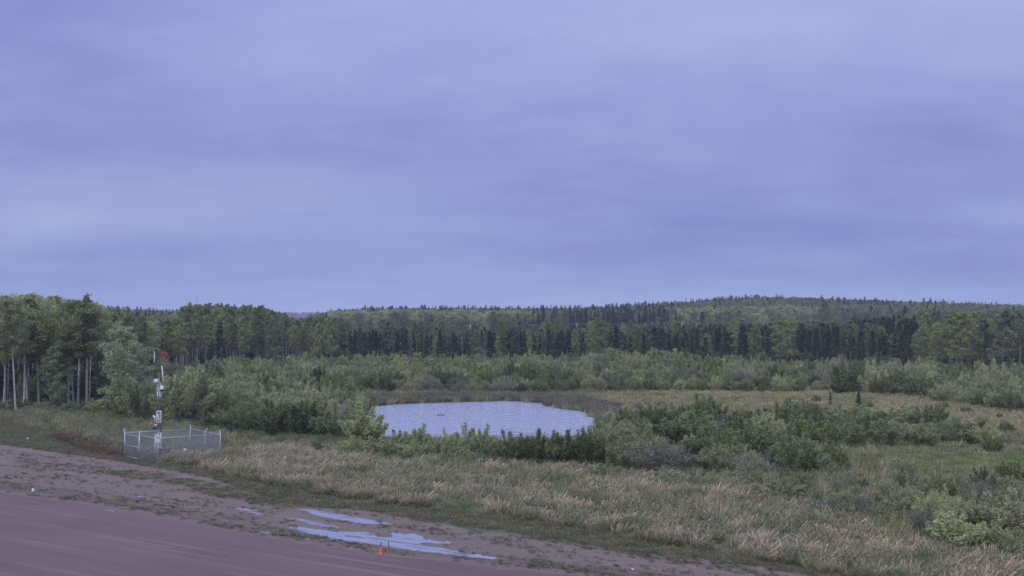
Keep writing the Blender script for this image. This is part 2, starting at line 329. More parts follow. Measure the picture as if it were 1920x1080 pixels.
def water_mat(name, rough, bs, bdist, sc, base, gl=.9, mud=False):
    m, N, L = new_mat(name); o = N.new('ShaderNodeOutputMaterial'); p = nd(N, 'ShaderNodeBsdfPrincipled'); L.new(p.outputs[0], o.inputs[0])
    geo = N.new('ShaderNodeNewGeometry'); P = geo.outputs['Position']
    n = noise(N, L, P, sc, 3, .6, scale=(.75, 1, 1), rot=(0, 0, R(12))); n2 = noise(N, L, P, sc * .35, 2, .5)
    h = mth(N, L, 'ADD', n, mth(N, L, 'MULTIPLY', n2, .8))
    b = nd(N, 'ShaderNodeBump'); b.inputs['Strength'].default_value = bs; b.inputs['Distance'].default_value = bdist; L.new(h, b.inputs['Height']); L.new(b.outputs[0], p.inputs['Normal'])
    o.inputs[0].links and L.remove(o.inputs[0].links[0])
    p.inputs['Base Color'].default_value = (*base, 1); p.inputs['Roughness'].default_value = rough; p.inputs['IOR'].default_value = 1.33
    g = nd(N, 'ShaderNodeBsdfGlossy'); g.inputs['Roughness'].default_value = rough; g.inputs['Color'].default_value = (.97, .98, 1, 1); L.new(b.outputs[0], g.inputs['Normal'])
    lw = N.new('ShaderNodeLayerWeight'); lw.inputs[0].default_value = .55; mx = N.new('ShaderNodeMixShader'); L.new(mth(N, L, 'MULTIPLY', lw.outputs['Facing'], gl), mx.inputs[0])
    L.new(p.outputs[0], mx.inputs[1]); L.new(g.outputs[0], mx.inputs[2]); res = mx.outputs[0]
    if mud:                              # silt that stands out of the shallow water, drawn out along the strip
        mn = noise(N, L, P, 1.6, 5, .65, scale=(.22, 1.6, 1), rot=(0, 0, R(31))); mp = nd(N, 'ShaderNodeBsdfPrincipled'); mp.inputs['Base Color'].default_value = (.075, .062, .058, 1); mp.inputs['Roughness'].default_value = .45
        m2 = N.new('ShaderNodeMixShader'); L.new(ramp(N, L, mn, [(.54, 0.0), (.58, 1.0)]), m2.inputs[0]); L.new(res, m2.inputs[1]); L.new(mp.outputs[0], m2.inputs[2]); res = m2.outputs[0]
    L.new(res, o.inputs[0])
    return m
M['ground'] = ground_mat(); M['runway'] = runway_mat()
M['pond'] = water_mat('pond_water', .12, 1.0, .24, 2.6, (.05, .065, .13), .80)
M['puddle'] = water_mat('puddle_water', .05, .25, .01, 5, (.10, .085, .08), .85, True)

# ------------------------------------------------------------------ zones (traced as ground outlines)
LINE_A = [(-900, 830), (-400, 874), (0, 924), (160, 945), (330, 975), (480, 1004), (688, 1038), (960, 1067), (1250, 1100), (1600, 1150), (2300, 1260)]
LINE_C = [(-900, 735), (-400, 760), (0, 790), (120, 812), (230, 856), (300, 868), (400, 884), (480, 905), (560, 920), (640, 935), (700, 945), (840, 957), (960, 972), (1060, 987), (1150, 1002), (1240, 1022), (1330, 1036), (1440, 1055), (1540, 1072), (1640, 1095), (1900, 1160), (2300, 1230)]
LINE_B = [(-900, 765), (-400, 795), (0, 833), (210, 862), (300, 878), (400, 896), (480, 925), (560, 948), (700, 960), (850, 985), (960, 996), (1200, 1036), (1440, 1064), (1600, 1102), (1900, 1165), (2300, 1245)]
POND = [(640, 790), (665, 768), (690, 763), (729, 759), (767, 757), (820, 755.3), (868, 754), (905, 753), (938, 752), (965, 752.5), (1017, 756), (1019, 760), (1046, 766), (1090, 771), (1113, 778), (1102, 781), (1117, 785), (1120, 800), (1110, 824), (1000, 828), (850, 828), (720, 826), (670, 815)]
FAR = 12000
def below(line): return gpoly(line + [(2300, 1500), (-900, 1500)])
Z_RUN = below(LINE_A); Z_GRAV = below(LINE_B); Z_OPEN = below(LINE_C)
Z_GREEN2 = gpoly([(150, 870), (330, 893), (480, 922), (560, 940), (560, 955), (480, 948), (380, 925), (300, 905), (180, 885)])
Z_GREEN3 = gpoly([(850, 975), (1000, 995), (1200, 1028), (1240, 1050), (1100, 1040), (960, 1012), (850, 1000)])
Z_POND = gpoly(POND)
Z_DRY = gpoly([(415, 850), (480, 843), (560, 846), (640, 856), (760, 862), (880, 866), (960, 873), (1100, 885), (1250, 905), (1400, 925), (1500, 950), (1600, 985), (1720, 1030), (1800, 1048), (1870, 1052), (1960, 1110)] + [p for p in reversed(LINE_C) if 300 <= p[0] <= 1900])
Z_MEADOW = gpoly([(1130, 742), (1250, 738), (1440, 740), (1560, 738), (1720, 748), (1900, 778), (2300, 800), (2300, 850), (1920, 828), (1800, 812), (1560, 782), (1300, 778), (1150, 800), (1120, 775)])
Z_LUSH = gpoly([(1540, 838), (1700, 830), (1920, 836), (2300, 850), (2300, 935), (1920, 915), (1800, 905), (1700, 880), (1580, 878)])
Z_RED = gpoly([(90, 818), (150, 815), (232, 838), (232, 858), (170, 848)])
print('areas ok')

def grid_axis(segs):
    a = [segs[0][0]]
    for s, e, d in segs:
        n = max(1, int(round((e - s) / d))); a += list(s + (e - s) * (np.arange(n) + 1) / n)
    return np.array(a)
ys = grid_axis([(-400, 0, 50), (0, 40, 5), (40, 110, .45), (110, 180, 1.0), (180, 420, 5), (420, 1200, 16), (1200, 4500, 60), (4500, 9000, 500)])
xs = grid_axis([(-6000, -1500, 250), (-1500, -500, 50), (-500, -90, 10), (-90, 70, .6), (70, 500, 10), (500, 1500, 50), (1500, 6000, 250)])
XX, YY = np.meshgrid(xs, ys); P2 = np.stack([XX.ravel(), YY.ravel()], 1)
ZZ = hz(P2[:, 0], P2[:, 1])
nx, ny = len(xs), len(ys)
def zmask(poly): return inside(P2, poly).reshape(ny, nx).astype(float)
def blur(a, k=2):
    for _ in range(k):
        a = (np.pad(a, ((1, 1), (0, 0)), 'edge')[:-2] + a + np.pad(a, ((1, 1), (0, 0)), 'edge')[2:]) / 3
        a = (np.pad(a, ((0, 0), (1, 1)), 'edge')[:, :-2] + a + np.pad(a, ((0, 0), (1, 1)), 'edge')[:, 2:]) / 3
    return a
opn, grv = zmask(Z_OPEN), zmask(Z_GRAV)
gr = np.clip(opn - grv + .55 * zmask(Z_GREEN2) + .45 * zmask(Z_GREEN3), 0, 1)
# thickness of the weedy fringe along the runway edge
fringe = zmask(gpoly([(x, y - 26) for x, y in LINE_A] + [(x, y + 3) for x, y in reversed(LINE_A)]))
wd = np.clip(grv * .38 + fringe * .25 - zmask(Z_RUN) * .5, 0, 1)
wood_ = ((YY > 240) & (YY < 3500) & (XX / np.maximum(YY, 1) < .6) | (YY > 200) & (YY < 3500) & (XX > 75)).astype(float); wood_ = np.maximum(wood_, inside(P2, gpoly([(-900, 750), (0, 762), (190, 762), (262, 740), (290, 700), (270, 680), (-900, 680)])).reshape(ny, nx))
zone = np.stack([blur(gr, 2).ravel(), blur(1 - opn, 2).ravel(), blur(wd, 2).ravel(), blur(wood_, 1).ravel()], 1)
i = np.arange(ny - 1)[:, None] * nx + np.arange(nx - 1)[None]
F = np.stack([i, i + 1, i + nx + 1, i + nx], -1).reshape(-1, 4)
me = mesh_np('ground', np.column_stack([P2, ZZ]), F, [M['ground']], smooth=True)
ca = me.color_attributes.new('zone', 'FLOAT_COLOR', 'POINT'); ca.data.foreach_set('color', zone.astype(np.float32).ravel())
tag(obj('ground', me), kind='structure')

def sheet(name, pts, z, mat, wob=0.0, seg=.5, kind='structure', wf=1.3):
    """a flat sheet with an irregular outline"""
    out = []
    n = len(pts)
    for k in range(n):
        a, b = np.array(pts[k]), np.array(pts[(k + 1) % n]); L_ = np.linalg.norm(b - a); m = max(1, int(L_ / seg)) if L_ < 120 else 8
        for q in range(m):
            p = a + (b - a) * q / m
            if wob and L_ < 120: p = p + wob * (np.array([fbm(p[0] * wf, p[1] * wf, 1), fbm(p[0] * wf, p[1] * wf, 2)]) - .5) * 2
            out.append(p)
    import bmesh
    bm = bmesh.new(); f = bm.faces.new([bm.verts.new((p[0], p[1], z)) for p in out]); f.normal_update()
    if f.normal.z < 0: f.normal_flip()
    bmesh.ops.triangulate(bm, faces=[f]); me = bpy.data.meshes.new(name); bm.to_mesh(me); bm.free(); me.materials.append(mat)
    return tag(obj(name, me), kind=kind)
sheet('runway', gpoly(LINE_A + [(2300, 1800), (-900, 1800)]), .004, M['runway'], .55, .5)
sheet('pond', Z_POND, .02, M['pond'], .5, .6)
c8 = lambda pts: gpoly([(400 + x / 3.4286, 920 + y / 3.4286) for x, y in pts])
PUD = [[(143, 113), (200, 112), (275, 128), (290, 134), (240, 134), (150, 121)],
       [(215, 138), (270, 140), (345, 158), (290, 157)],
       [(440, 172), (560, 182), (640, 198), (700, 210), (830, 240), (800, 242), (700, 230), (620, 214), (540, 197)],
       [(545, 121), (620, 120), (720, 136), (830, 155), (900, 172), (960, 180), (1060, 198), (1170, 217), (1080, 219), (960, 212), (860, 197), (760, 182), (640, 150)],
       [(465, 232), (560, 234), (640, 244), (760, 258), (870, 264), (980, 266), (1040, 280), (1062, 298), (1100, 302), (1150, 292), (1135, 276), (1150, 269), (1200, 274), (1225, 283), (1290, 276), (1330, 292), (1370, 312), (1450, 322), (1535, 330), (1530, 342), (1380, 336), (1320, 340), (1400, 358), (1500, 378), (1650, 404), (1845, 436), (1800, 442), (1640, 428), (1400, 398), (1150, 372), (1000, 345), (880, 330), (700, 298), (640, 285), (560, 262), (500, 246)],
       [(735, 314), (790, 311), (842, 316), (830, 323), (745, 322)], [(570, 311), (605, 310), (603, 318), (572, 317)], [(642, 319), (668, 319), (664, 326), (644, 325)],
       [(878, 367), (912, 368), (906, 375), (882, 374)], [(1235, 109), (1292, 112), (1288, 119), (1240, 117)], [(75, 118), (100, 116), (98, 124)], [(300, 262), (360, 268), (350, 276), (305, 272)]]
for k, p in enumerate(PUD): sheet('puddle', c8(p), .010 + .0 * k, M['puddle'], .16, .12, wf=3.2)
c5 = lambda pts: gpoly([(x / 3.6, 780 + y / 3.6) for x, y in pts])
for p in ([(885, 543), (930, 540), (975, 548), (930, 552)], [(1005, 554), (1070, 557), (1040, 563)], [(1200, 626), (1275, 634), (1240, 639)], [(700, 630), (780, 640), (775, 646), (705, 635)]):
    sheet('puddle', c5(p), .010, M['puddle'], .06, .3)

# ------------------------------------------------------------------ plants: one mesh of each variant, shared by its copies
def unit(n): v = rng.normal(size=(n, 3)); return v / np.linalg.norm(v, axis=1)[:, None]
def shrub(h, w, nstem, nleaf, lf=.16, upright=.6, seed=0):
    """stems fan out of one foot; leaves sit on plumes around the upper stems"""
    st, lv = MB(), MB(); C, U = [], []
    for k in range(nstem):
        a = rng.uniform(0, 2 * np.pi); r = math.sqrt(rng.uniform(0, 1)) * w / 2; top = h * (1 - .42 * (2 * r / w) ** 2) * (rng.uniform(.70, 1.0) if rng.uniform() < .85 else rng.uniform(1.0, 1.22))
        b0 = np.array([math.cos(a), math.sin(a), 0]) * r * .25; e = np.array([math.cos(a) * r, math.sin(a) * r, top])
        mid = b0 * .5 + e * .5 + np.array([math.cos(a), math.sin(a), 0]) * r * .14 + np.array([0, 0, .10 * h])
        t = np.linspace(0, 1, 6)[:, None]; pts = (1 - t) ** 2 * b0 + 2 * t * (1 - t) * mid + t ** 2 * e
        st.tube(pts, np.linspace(.028, .006, 6) * (h / 3) ** .5, 3, cap=False)
        m = nleaf // nstem; tt = rng.beta(2.2, 1.15, m)[:, None]; c = (1 - tt) ** 2 * b0 + 2 * tt * (1 - tt) * mid + tt ** 2 * e
        off = unit(m) * rng.uniform(0, 1, (m, 1)) ** .6 * (.09 + .10 * w * (1 - tt * .75)); off[:, 2] *= 1.3; c = c + off; c[:, 2] = np.maximum(c[:, 2], .06)
        C.append(c); d = 2 * (1 - tt) * (mid - b0) + 2 * tt * (e - mid); d /= np.linalg.norm(d, axis=1)[:, None]; U.append(d * upright + unit(m) * .75)
    C = np.vstack(C); U = np.vstack(U); n = len(C)
    lv.cards(C, U, unit(n), lf * rng.uniform(.7, 1.5, n), lf * .55 * rng.uniform(.6, 1.3, n))
    return st, lv
def aspen(h, cb, w, nleaf, lf=.26, lean=.03, r0=.13, nb=34, fork=False):
    st, lv = MB(), MB(); t = np.linspace(0, 1, 9); a = rng.uniform(0, 6.28); ph = rng.uniform(0, 6)
    amp = rng.uniform(.01, .022) * h
    ax = lambda s: np.stack([np.cos(a) * lean * h * s + amp * np.sin(s * 5 + ph) * s, np.sin(a) * lean * h * s + amp * np.cos(s * 4 + ph) * s, h * s], -1)
    st.tube(ax(t), np.interp(t, [0, .05, .6, 1], [r0 * 1.35, r0, r0 * .6, .02]), 6)
    C = []
    for k in range(nb):
        s = cb + (1 - cb) * (k + rng.uniform(0, 1)) / nb * .97; q = (s - cb) / (1 - cb)
        L_ = w / 2 * (math.sin(math.pi * min(1, (q * .74 + .22))) ** .8) * rng.uniform(.5, 1.15); aa = k * 2.4 + rng.uniform(-.5, .5)
        p0 = ax(np.array([s]))[0]; up = rng.uniform(.25, .75) + .3 * q
        e = p0 + np.array([math.cos(aa), math.sin(aa), up]) * L_; mid = (p0 + e) / 2 - np.array([0, 0, .06 * L_])
        st.tube([p0, mid, e], [r0 * .28, r0 * .18, .012], 3, cap=False)
        m = nleaf // nb; ncl = 4; cc = []
        for _ in range(ncl): cc.append(p0 + (e - p0) * rng.uniform(.35, 1.08) + rng.normal(size=3) * .10 * L_)
        cc = np.array(cc); pick = rng.integers(0, ncl, m); C.append(cc[pick] + unit(m) * (rng.uniform(0, 1, (m, 1)) ** .45) * (.30 + .17 * L_) * np.array([1.1, 1.1, .8]))
    C = np.vstack(C); n = len(C); lv.cards(C, unit(n) + np.array([0, 0, -.2]), unit(n), lf * rng.uniform(.7, 1.4, n), lf * .7 * rng.uniform(.7, 1.3, n))
    return st, lv
def spruce(h, cb, w, nleaf, lf=.34, droop=.35, pine=False, r0=.10):
    st, lv = MB(), MB(); st.tube([[0, 0, 0], [.03 * w, 0, h * .5], [0, .02 * w, h]], [r0, r0 * .65, .012], 5)
    nw = int(h * 2.2); C, U = [], []; per = max(3, nleaf // (nw * 5))
    for k in range(nw):
        q = (k + rng.uniform(0, .6)) / nw; z = h * (cb + (1 - cb) * q)
        prof = (1 - q) ** (.55 if pine else .85) * (min(1, q * 5 + .35)); L_ = w / 2 * prof * rng.uniform(.7, 1.15) + .05
        if rng.uniform() < .12: continue
        for b in range(5):
            aa = k * 1.9 + b * 1.2566 + rng.uniform(-.3, .3); LL = L_ * rng.uniform(.7, 1.15); dr = (-droop if not pine else .35) * rng.uniform(.5, 1.3)
            m = per; tt = rng.uniform(.1, 1.0, m)[:, None]; d = np.array([math.cos(aa), math.sin(aa), dr])
            C.append(np.array([0, 0, z]) + d * LL * tt + np.array([0, 0, .25 * LL]) * tt ** 3 + rng.normal(size=(m, 3)) * .07 * (1 if not pine else 2.0)); U.append(np.repeat(d[None], m, 0) + unit(m) * .55)
    m = 10; C.append(np.stack([np.zeros(m), np.zeros(m), h * np.linspace(.92, 1.01, m)], 1)); U.append(unit(m) * .3 + np.array([0, 0, 1]))
    C = np.vstack(C); U = np.vstack(U); n = len(C); lv.cards(C, U, unit(n), lf * rng.uniform(.7, 1.4, n), lf * .38 * rng.uniform(.7, 1.3, n))
    return st, lv
def tuft(n, h, w, bw, lean=.25, head=False, spread=.5):
    lv = MB(); a = rng.uniform(0, 6.28, n); r = np.sqrt(rng.uniform(0, 1, n)) * w / 2; hh = h * rng.uniform(.6, 1.15, n)
    B = np.stack([np.cos(a) * r, np.sin(a) * r, np.zeros(n) - .02], 1); d = np.stack([np.cos(a) * r / w * spread * 2 + lean, np.sin(a) * r / w * spread * 2, np.ones(n)], 1) + rng.normal(size=(n, 3)) * .13
    d[:, 2] = np.abs(d[:, 2]); d /= np.linalg.norm(d, axis=1)[:, None]
    mid = B + d * hh[:, None] * .55; tip = B + d * hh[:, None] + np.stack([hh * lean * .5, rng.normal(size=n) * .05, -hh * .05], 1)
    s = unit(n); s[:, 2] *= .2; s = s - (s * d).sum(1)[:, None] * d; s /= np.linalg.norm(s, axis=1)[:, None]; b = bw * rng.uniform(.7, 1.3, n)[:, None]
    V = np.stack([B - s * b * .4, B + s * b * .4, mid + s * b * .5, mid - s * b * .5, tip + s * b * (.5 if head else .1), tip - s * b * (.5 if head else .1)], 1).reshape(-1, 3)
    k = np.arange(n)[:, None] * 6; lv.add(V, np.concatenate([k + np.array([[0, 1, 2, 3]]), k + np.array([[3, 2, 4, 5]])], 0)); return lv
def weedp(n, r, h, lf):
    lv = MB(); C = rng.normal(size=(n, 3)) * np.array([r * .45, r * .45, 0]); C[:, 2] = rng.uniform(.01, h, n); U = unit(n); U[:, 2] = np.abs(U[:, 2]); lv.cards(C, U, unit(n), lf, lf * .4); return lv

class Kind:
    """mesh data of one plant variant: separate parts and the two joined"""
    def __init__(s, nm, pair, bark, leaf, parts, h, w):
        s.h, s.w, s.nm, s.parts = h, w, nm, parts
        st, lv = pair; s.a = st.mesh(nm + '_' + parts[0], [M[bark]]); s.b = lv.mesh(nm + '_' + parts[1], [M[leaf]])
        j = MB(); j.V = st.V + lv.V; j.F = st.F + [f + np.where(f >= 0, st.n, 0) for f in lv.F]; j.M = [np.zeros(st.n and sum(len(f) for f in st.F), int), np.ones(sum(len(f) for f in lv.F), int)]
        s.j = mesh_np(nm, np.vstack(j.V), np.vstack(j.F), [M[bark], M[leaf]], np.concatenate(j.M))
K = {}
K['willow'] = [Kind('willow_shrub', shrub(3, w, ns, int(nl * 1.5), .135, .7), 'stem', 'willow', ('stems', 'foliage'), 3, w) for w, ns, nl in ((3.4, 34, 5200), (4.4, 46, 6400), (3.0, 30, 4400), (4.0, 38, 5600))]
K['alder'] = [Kind('alder_shrub', shrub(3, w, ns, int(nl * 1.5), .135, .5), 'stem', 'alder', ('stems', 'foliage'), 3, w) for w, ns, nl in ((3.2, 30, 5600), (4.0, 40, 6600), (2.8, 26, 4800))]
K['olive'] = [Kind('birch_shrub', shrub(3, w, ns, int(nl * 1.6), .13, .8), 'stem', 'olive', ('stems', 'foliage'), 3, w) for w, ns, nl in ((3.0, 28, 4800), (3.8, 36, 6000), (2.6, 22, 4000))]  # willow shrubs of an olive tone, not birch
K['dogwood'] = [Kind('dogwood_shrub', shrub(3, w, ns, int(nl * 1.3), .125, .6), 'stem', 'dogwood', ('stems', 'foliage'), 3, w) for w, ns, nl in ((4.2, 50, 4600), (5.0, 60, 5200))]
K['sapling'] = [Kind('young_aspen', shrub(3, w, ns, int(nl * 1.3), .155, 1.0), 'aspen_bark', 'sapling', ('stems', 'foliage'), 3, w) for w, ns, nl in ((1.9, 9, 2900), (2.3, 12, 3600), (1.6, 8, 2400))]
K['aspen'] = [Kind('aspen_tree', aspen(15, cb, w, nl, .30, le), 'aspen_bark', 'aspen', ('trunk', 'crown'), 15, w) for cb, w, nl, le in ((.34, 4.4, 3600, .02), (.42, 4.0, 3000, .04), (.26, 4.8, 4200, .02), (.48, 3.6, 2600, .05))]
K['birch'] = [Kind('birch_tree', aspen(15, cb, w, nl, .24, le, .15, 40), 'birch_bark', 'birchleaf', ('trunk', 'crown'), 15, w) for cb, w, nl, le in ((.46, 6.4, 9000, .03), (.50, 6.4, 9000, .08), (.42, 6.0, 8500, .05))]
K['poplar'] = [Kind('poplar_tree', aspen(11, cb, w, nl, .22, le, .12, 46), 'aspen_bark', 'poplar', ('trunk', 'crown'), 11, w) for cb, w, nl, le in ((.10, 5.4, 9500, .04), (.16, 4.6, 8000, .02))]
K['spruce'] = [Kind('spruce_tree', spruce(10, cb, w, nl), 'spruce_bark', 'spruce', ('trunk', 'crown'), 10, w) for cb, w, nl in ((.08, 2.4, 1500), (.12, 1.9, 1300), (.05, 3.0, 1700), (.2, 1.7, 1100))]
K['pine'] = [Kind('pine_tree', spruce(10, cb, w, nl, .36, .1, True), 'spruce_bark', 'pine', ('trunk', 'crown'), 10, w) for cb, w, nl in ((.45, 2.2, 1000), (.52, 1.9, 900), (.38, 2.4, 1100))]
NAME = {'willow': 'willow_shrub', 'alder': 'alder_shrub', 'olive': 'birch_shrub', 'dogwood': 'dogwood_shrub', 'sapling': 'young_aspen', 'aspen': 'aspen_tree', 'birch': 'birch_tree', 'poplar': 'poplar_tree', 'spruce': 'spruce_tree', 'pine': 'pine_tree'}
CAT = {'willow': 'shrub', 'alder': 'shrub', 'olive': 'shrub', 'dogwood': 'shrub', 'sapling': 'young tree', 'aspen': 'tree', 'birch': 'tree', 'poplar': 'tree', 'spruce': 'conifer', 'pine': 'conifer'}
def plant(kind, X, Y, h, w=None, label='', group=None, parts=True, v=None, rz=None, z=None):
    k = K[kind][random.randrange(len(K[kind])) if v is None else v]; s = h / k.h; sw = (w / k.w) if w else s * random.uniform(.85, 1.15)
    z = float(hz(X, Y)) if z is None else z; rz = random.uniform(0, 6.28) if rz is None else rz
    if parts:
        o = empty(NAME[kind], (X, Y, z), rz, (sw, sw, s)); obj(k.parts[0], k.a, o); obj(k.parts[1], k.b, o)
    else:
        o = obj(NAME[kind], k.j, loc=(X, Y, z)); o.rotation_euler[2] = rz; o.scale = (sw, sw, s)
    return tag(o, label, CAT[kind], group)

# ------------------------------------------------------------------ scattering of what nobody could count
def scatter_group():
    ng = bpy.data.node_groups.new('scatter', 'GeometryNodeTree')
    ng.interface.new_socket('Geometry', in_out='INPUT', socket_type='NodeSocketGeometry'); ng.interface.new_socket('Collection', in_out='INPUT', socket_type='NodeSocketCollection')
    ng.interface.new_socket('Geometry', in_out='OUTPUT', socket_type='NodeSocketGeometry')
    N, L = ng.nodes, ng.links; gi = N.new('NodeGroupInput'); go = N.new('NodeGroupOutput')
    ci = N.new('GeometryNodeCollectionInfo'); ci.inputs['Separate Children'].default_value = True; ci.inputs['Reset Children'].default_value = True
    ip = N.new('GeometryNodeInstanceOnPoints'); ip.inputs['Pick Instance'].default_value = True
    def at(n, t): a = N.new('GeometryNodeInputNamedAttribute'); a.data_type = t; a.inputs['Name'].default_value = n; return a.outputs['Attribute']
    L.new(gi.outputs[0], ip.inputs['Points']); L.new(gi.outputs[1], ci.inputs[0]); L.new(ci.outputs[0], ip.inputs['Instance'])
    L.new(at('idx', 'INT'), ip.inputs['Instance Index']); L.new(at('scl', 'FLOAT_VECTOR'), ip.inputs['Scale'])
    er = N.new('FunctionNodeEulerToRotation'); L.new(at('rot', 'FLOAT_VECTOR'), er.inputs[0]); L.new(er.outputs[0], ip.inputs['Rotation']); L.new(ip.outputs[0], go.inputs[0])
    return ng, ng.interface.items_tree
SG, _it = scatter_group(); COLL_ID = [i.identifier for i in _it if i.name == 'Collection'][0]
def stuff(name, meshes, P, idx, rot, scl, label, cat):
    c = bpy.data.collections.new(name + '_kinds')
    for k, m in enumerate(meshes): c.objects.link(bpy.data.objects.new('%s_kind_%02d' % (name, k), m))
    n = len(P); me = bpy.data.meshes.new(name); me.vertices.add(n); me.vertices.foreach_set('co', np.asarray(P, np.float32).ravel())
    a = me.attributes.new('idx', 'INT', 'POINT'); a.data.foreach_set('value', np.asarray(idx, np.int32))
    a = me.attributes.new('rot', 'FLOAT_VECTOR', 'POINT'); a.data.foreach_set('vector', np.asarray(rot, np.float32).ravel())
    a = me.attributes.new('scl', 'FLOAT_VECTOR', 'POINT'); a.data.foreach_set('vector', np.asarray(scl, np.float32).ravel())
    o = obj(name, me); md = o.modifiers.new('scatter', 'NODES'); md.node_group = SG; md[COLL_ID] = c
    print(name, n)
    return tag(o, label, cat, kind='stuff')
def sample(poly, dens, keep=None):
    lo, hi = poly.min(0), poly.max(0); lo = np.maximum(lo, [-400, 20]); hi = np.minimum(hi, [400, 3000])
    n = int((hi - lo).prod() * dens); P = lo + rng.uniform(size=(n, 2)) * (hi - lo); P = P[inside(P, poly)]
    u = P[:, 0] / P[:, 1]; P = P[np.abs(u) < .85]
    if keep is not None: P = P[rng.uniform(size=len(P)) < keep(P)]
    return P
def rz3(n, tilt=.06): return np.stack([rng.normal(size=n) * tilt, rng.normal(size=n) * tilt, rng.uniform(0, 6.28, n)], 1)
def rlean(n): return np.stack([rng.normal(size=n) * .12, rng.normal(size=n) * .12, rng.normal(size=n) * 1.5], 1)   # the wind leans blades the same way
def grassy(name, meshes, P, s0, s1, label, cat, hs=None, lean=True):
    n = len(P); s = rng.uniform(s0, s1, n); hsc = s * (hs(P) if hs else 1)
    stuff(name, meshes, np.column_stack([P, hz(P[:, 0], P[:, 1])]), rng.integers(0, len(meshes), n), rlean(n) if lean else rz3(n), np.stack([s, s, hsc], 1), label, cat)

# tall dry grass on the bank
cl = lambda P, s=5.0, k=0: fbm(P[:, 0] / s, P[:, 1] / s, k)
T_dry = [tuft(n_, h_, w_, .034, .22, True).mesh('dry_tuft', [M['grass_dry']]) for n_, h_, w_ in ((34, .95, .6), (40, .8, .8), (24, 1.15, .5), (30, .6, .7), (18, 1.3, .4))]
def forb(n, h, r_): m = weedp(n, r_, h, .13); return m.mesh('forb_tuft', [M['forb']])
T_forb = [forb(70, .75, .45), forb(90, .55, .6), forb(60, .95, .4)]
P = sample(Z_DRY, 9, lambda P: .24 + .75 * sstep(.36, .60, cl(P, 4)))
P = P[cl(P, 2.2, 12) + rng.normal(size=len(P)) * .06 > .40]
grassy('tall_dry_grass', T_dry, P, .65, 1.15, 'tall straw coloured grass on the bank beside the runway strip', 'grass', lambda P: .30 + .75 * cl(P, 3, 4))
P = np.vstack([sample(Z_DRY, 1.4, lambda P: sstep(.45, .65, cl(P, 3.5, 21))), ])
grassy('bank_forbs', T_forb, P, .7, 1.3, 'clumps of green leafy weeds among the tall dry grass of the bank', 'weeds', lean=False)
# rough green grass everywhere between bank, pond and shrubs
Z_ROUGH = gpoly([(-600, 770), (0, 758), (250, 780), (420, 800), (640, 775), (650, 735), (1000, 735), (1130, 738), (1700, 740), (2300, 770), (2400, 1300)] + [p for p in reversed(LINE_C) if p[0] < 2000])
T_rough = [tuft(30, .7, .7, .035, .15).mesh('rough_tuft', [M['grass_rough']]) for _ in range(4)] + T_forb
notp = lambda P: (~inside(P, Z_POND)).astype(float)
P = sample(Z_ROUGH, 3.4, lambda P: notp(P) * (1 - .85 * inside(P, Z_LUSH)) * (1 - .8 * inside(P, Z_MEADOW)) * (1 - .25 * inside(P, Z_DRY)) * (.5 + .5 * cl(P, 4, 2)))
grassy('rough_grass', T_rough, P, .7, 1.5, 'rough grey green grass between the bank, the pond and the shrubs', 'grass', lambda P: .45 + .95 * cl(P, 4, 9))
T_mead = [tuft(34, .55, .9, .045, .15, True).mesh('meadow_tuft', [M['grass_meadow']]) for _ in range(3)]
P = sample(Z_MEADOW, 2.4, lambda P: notp(P) * (.55 + .45 * cl(P, 6, 2)))
grassy('meadow_grass', T_mead, P, .8, 1.5, 'pale tan meadow grass beyond the right end of the pond', 'grass')
T_lush = [tuft(34, .32, .8, .04, .2).mesh('lush_tuft', [M['grass_lush']]) for _ in range(3)]
P = sample(Z_LUSH, 5, lambda P: .6 + .4 * cl(P, 5, 3))
grassy('lush_grass', T_lush, P, .8, 1.4, 'low yellow green grass in the clearing at the right', 'grass')
T_short = [tuft(34, .15, .7, .035, .1).mesh('short_tuft', [M['grass_short']]) for _ in range(3)]
Z_GRS = gpoly([p for p in LINE_C if -500 < p[0] < 2000] + [p for p in reversed(LINE_B) if -500 < p[0] < 2000])
P = np.vstack([sample(Z_GRS, 15, lambda P: .35 + .65 * sstep(.25, .45, cl(P, 2.5, 6))), sample(Z_GREEN2, 5, lambda P: sstep(.4, .55, cl(P, 1.5, 6))), sample(Z_GREEN3, 4, lambda P: sstep(.45, .6, cl(P, 1.5, 6)))])
grassy('short_grass', T_short, P, .7, 1.4, 'short green grass along the foot of the bank', 'grass')
# weeds creeping over the gravel in lines along the runway
T_weed = [weedp(26, r, h, .09).mesh('weed_tuft', [M['weed']]) for r, h in ((.35, .08), (.25, .12), (.5, .06), (.2, .16))]
pudp = [c8(p) for p in PUD[:5]]
def wk(P):
    c, s = math.cos(R(33)), math.sin(R(33)); a = P[:, 0] * c - P[:, 1] * s; b = P[:, 0] * s + P[:, 1] * c
    q = fbm(a / 5.0, b / .8, 3) * .6 + fbm(a / 9, b / 3.0, 8) * .4; k = sstep(.50, .66, q)
    for pp in pudp: k = k * (~inside(P, pp))
    return k
Z_SHOULDER = gpoly([p for p in LINE_B if -500 < p[0] < 2000] + [(x, y - 4) for x, y in reversed(LINE_A) if -500 < x < 2000])
Z_FR = gpoly([(x, y - 24) for x, y in LINE_A if -500 < x < 2000] + [(x, y - 1) for x, y in reversed(LINE_A) if -500 < x < 2000])
P = np.vstack([sample(Z_SHOULDER, 13, lambda P: .10 + wk(P) * .6), sample(Z_FR, 13, lambda P: sstep(.42, .62, cl(P, 1.4, 2)) * (wk(P) * .5 + .5))])
for pp in pudp: P = P[~inside(P, pp)]
n = len(P); s = rng.uniform(.3, .95, n)
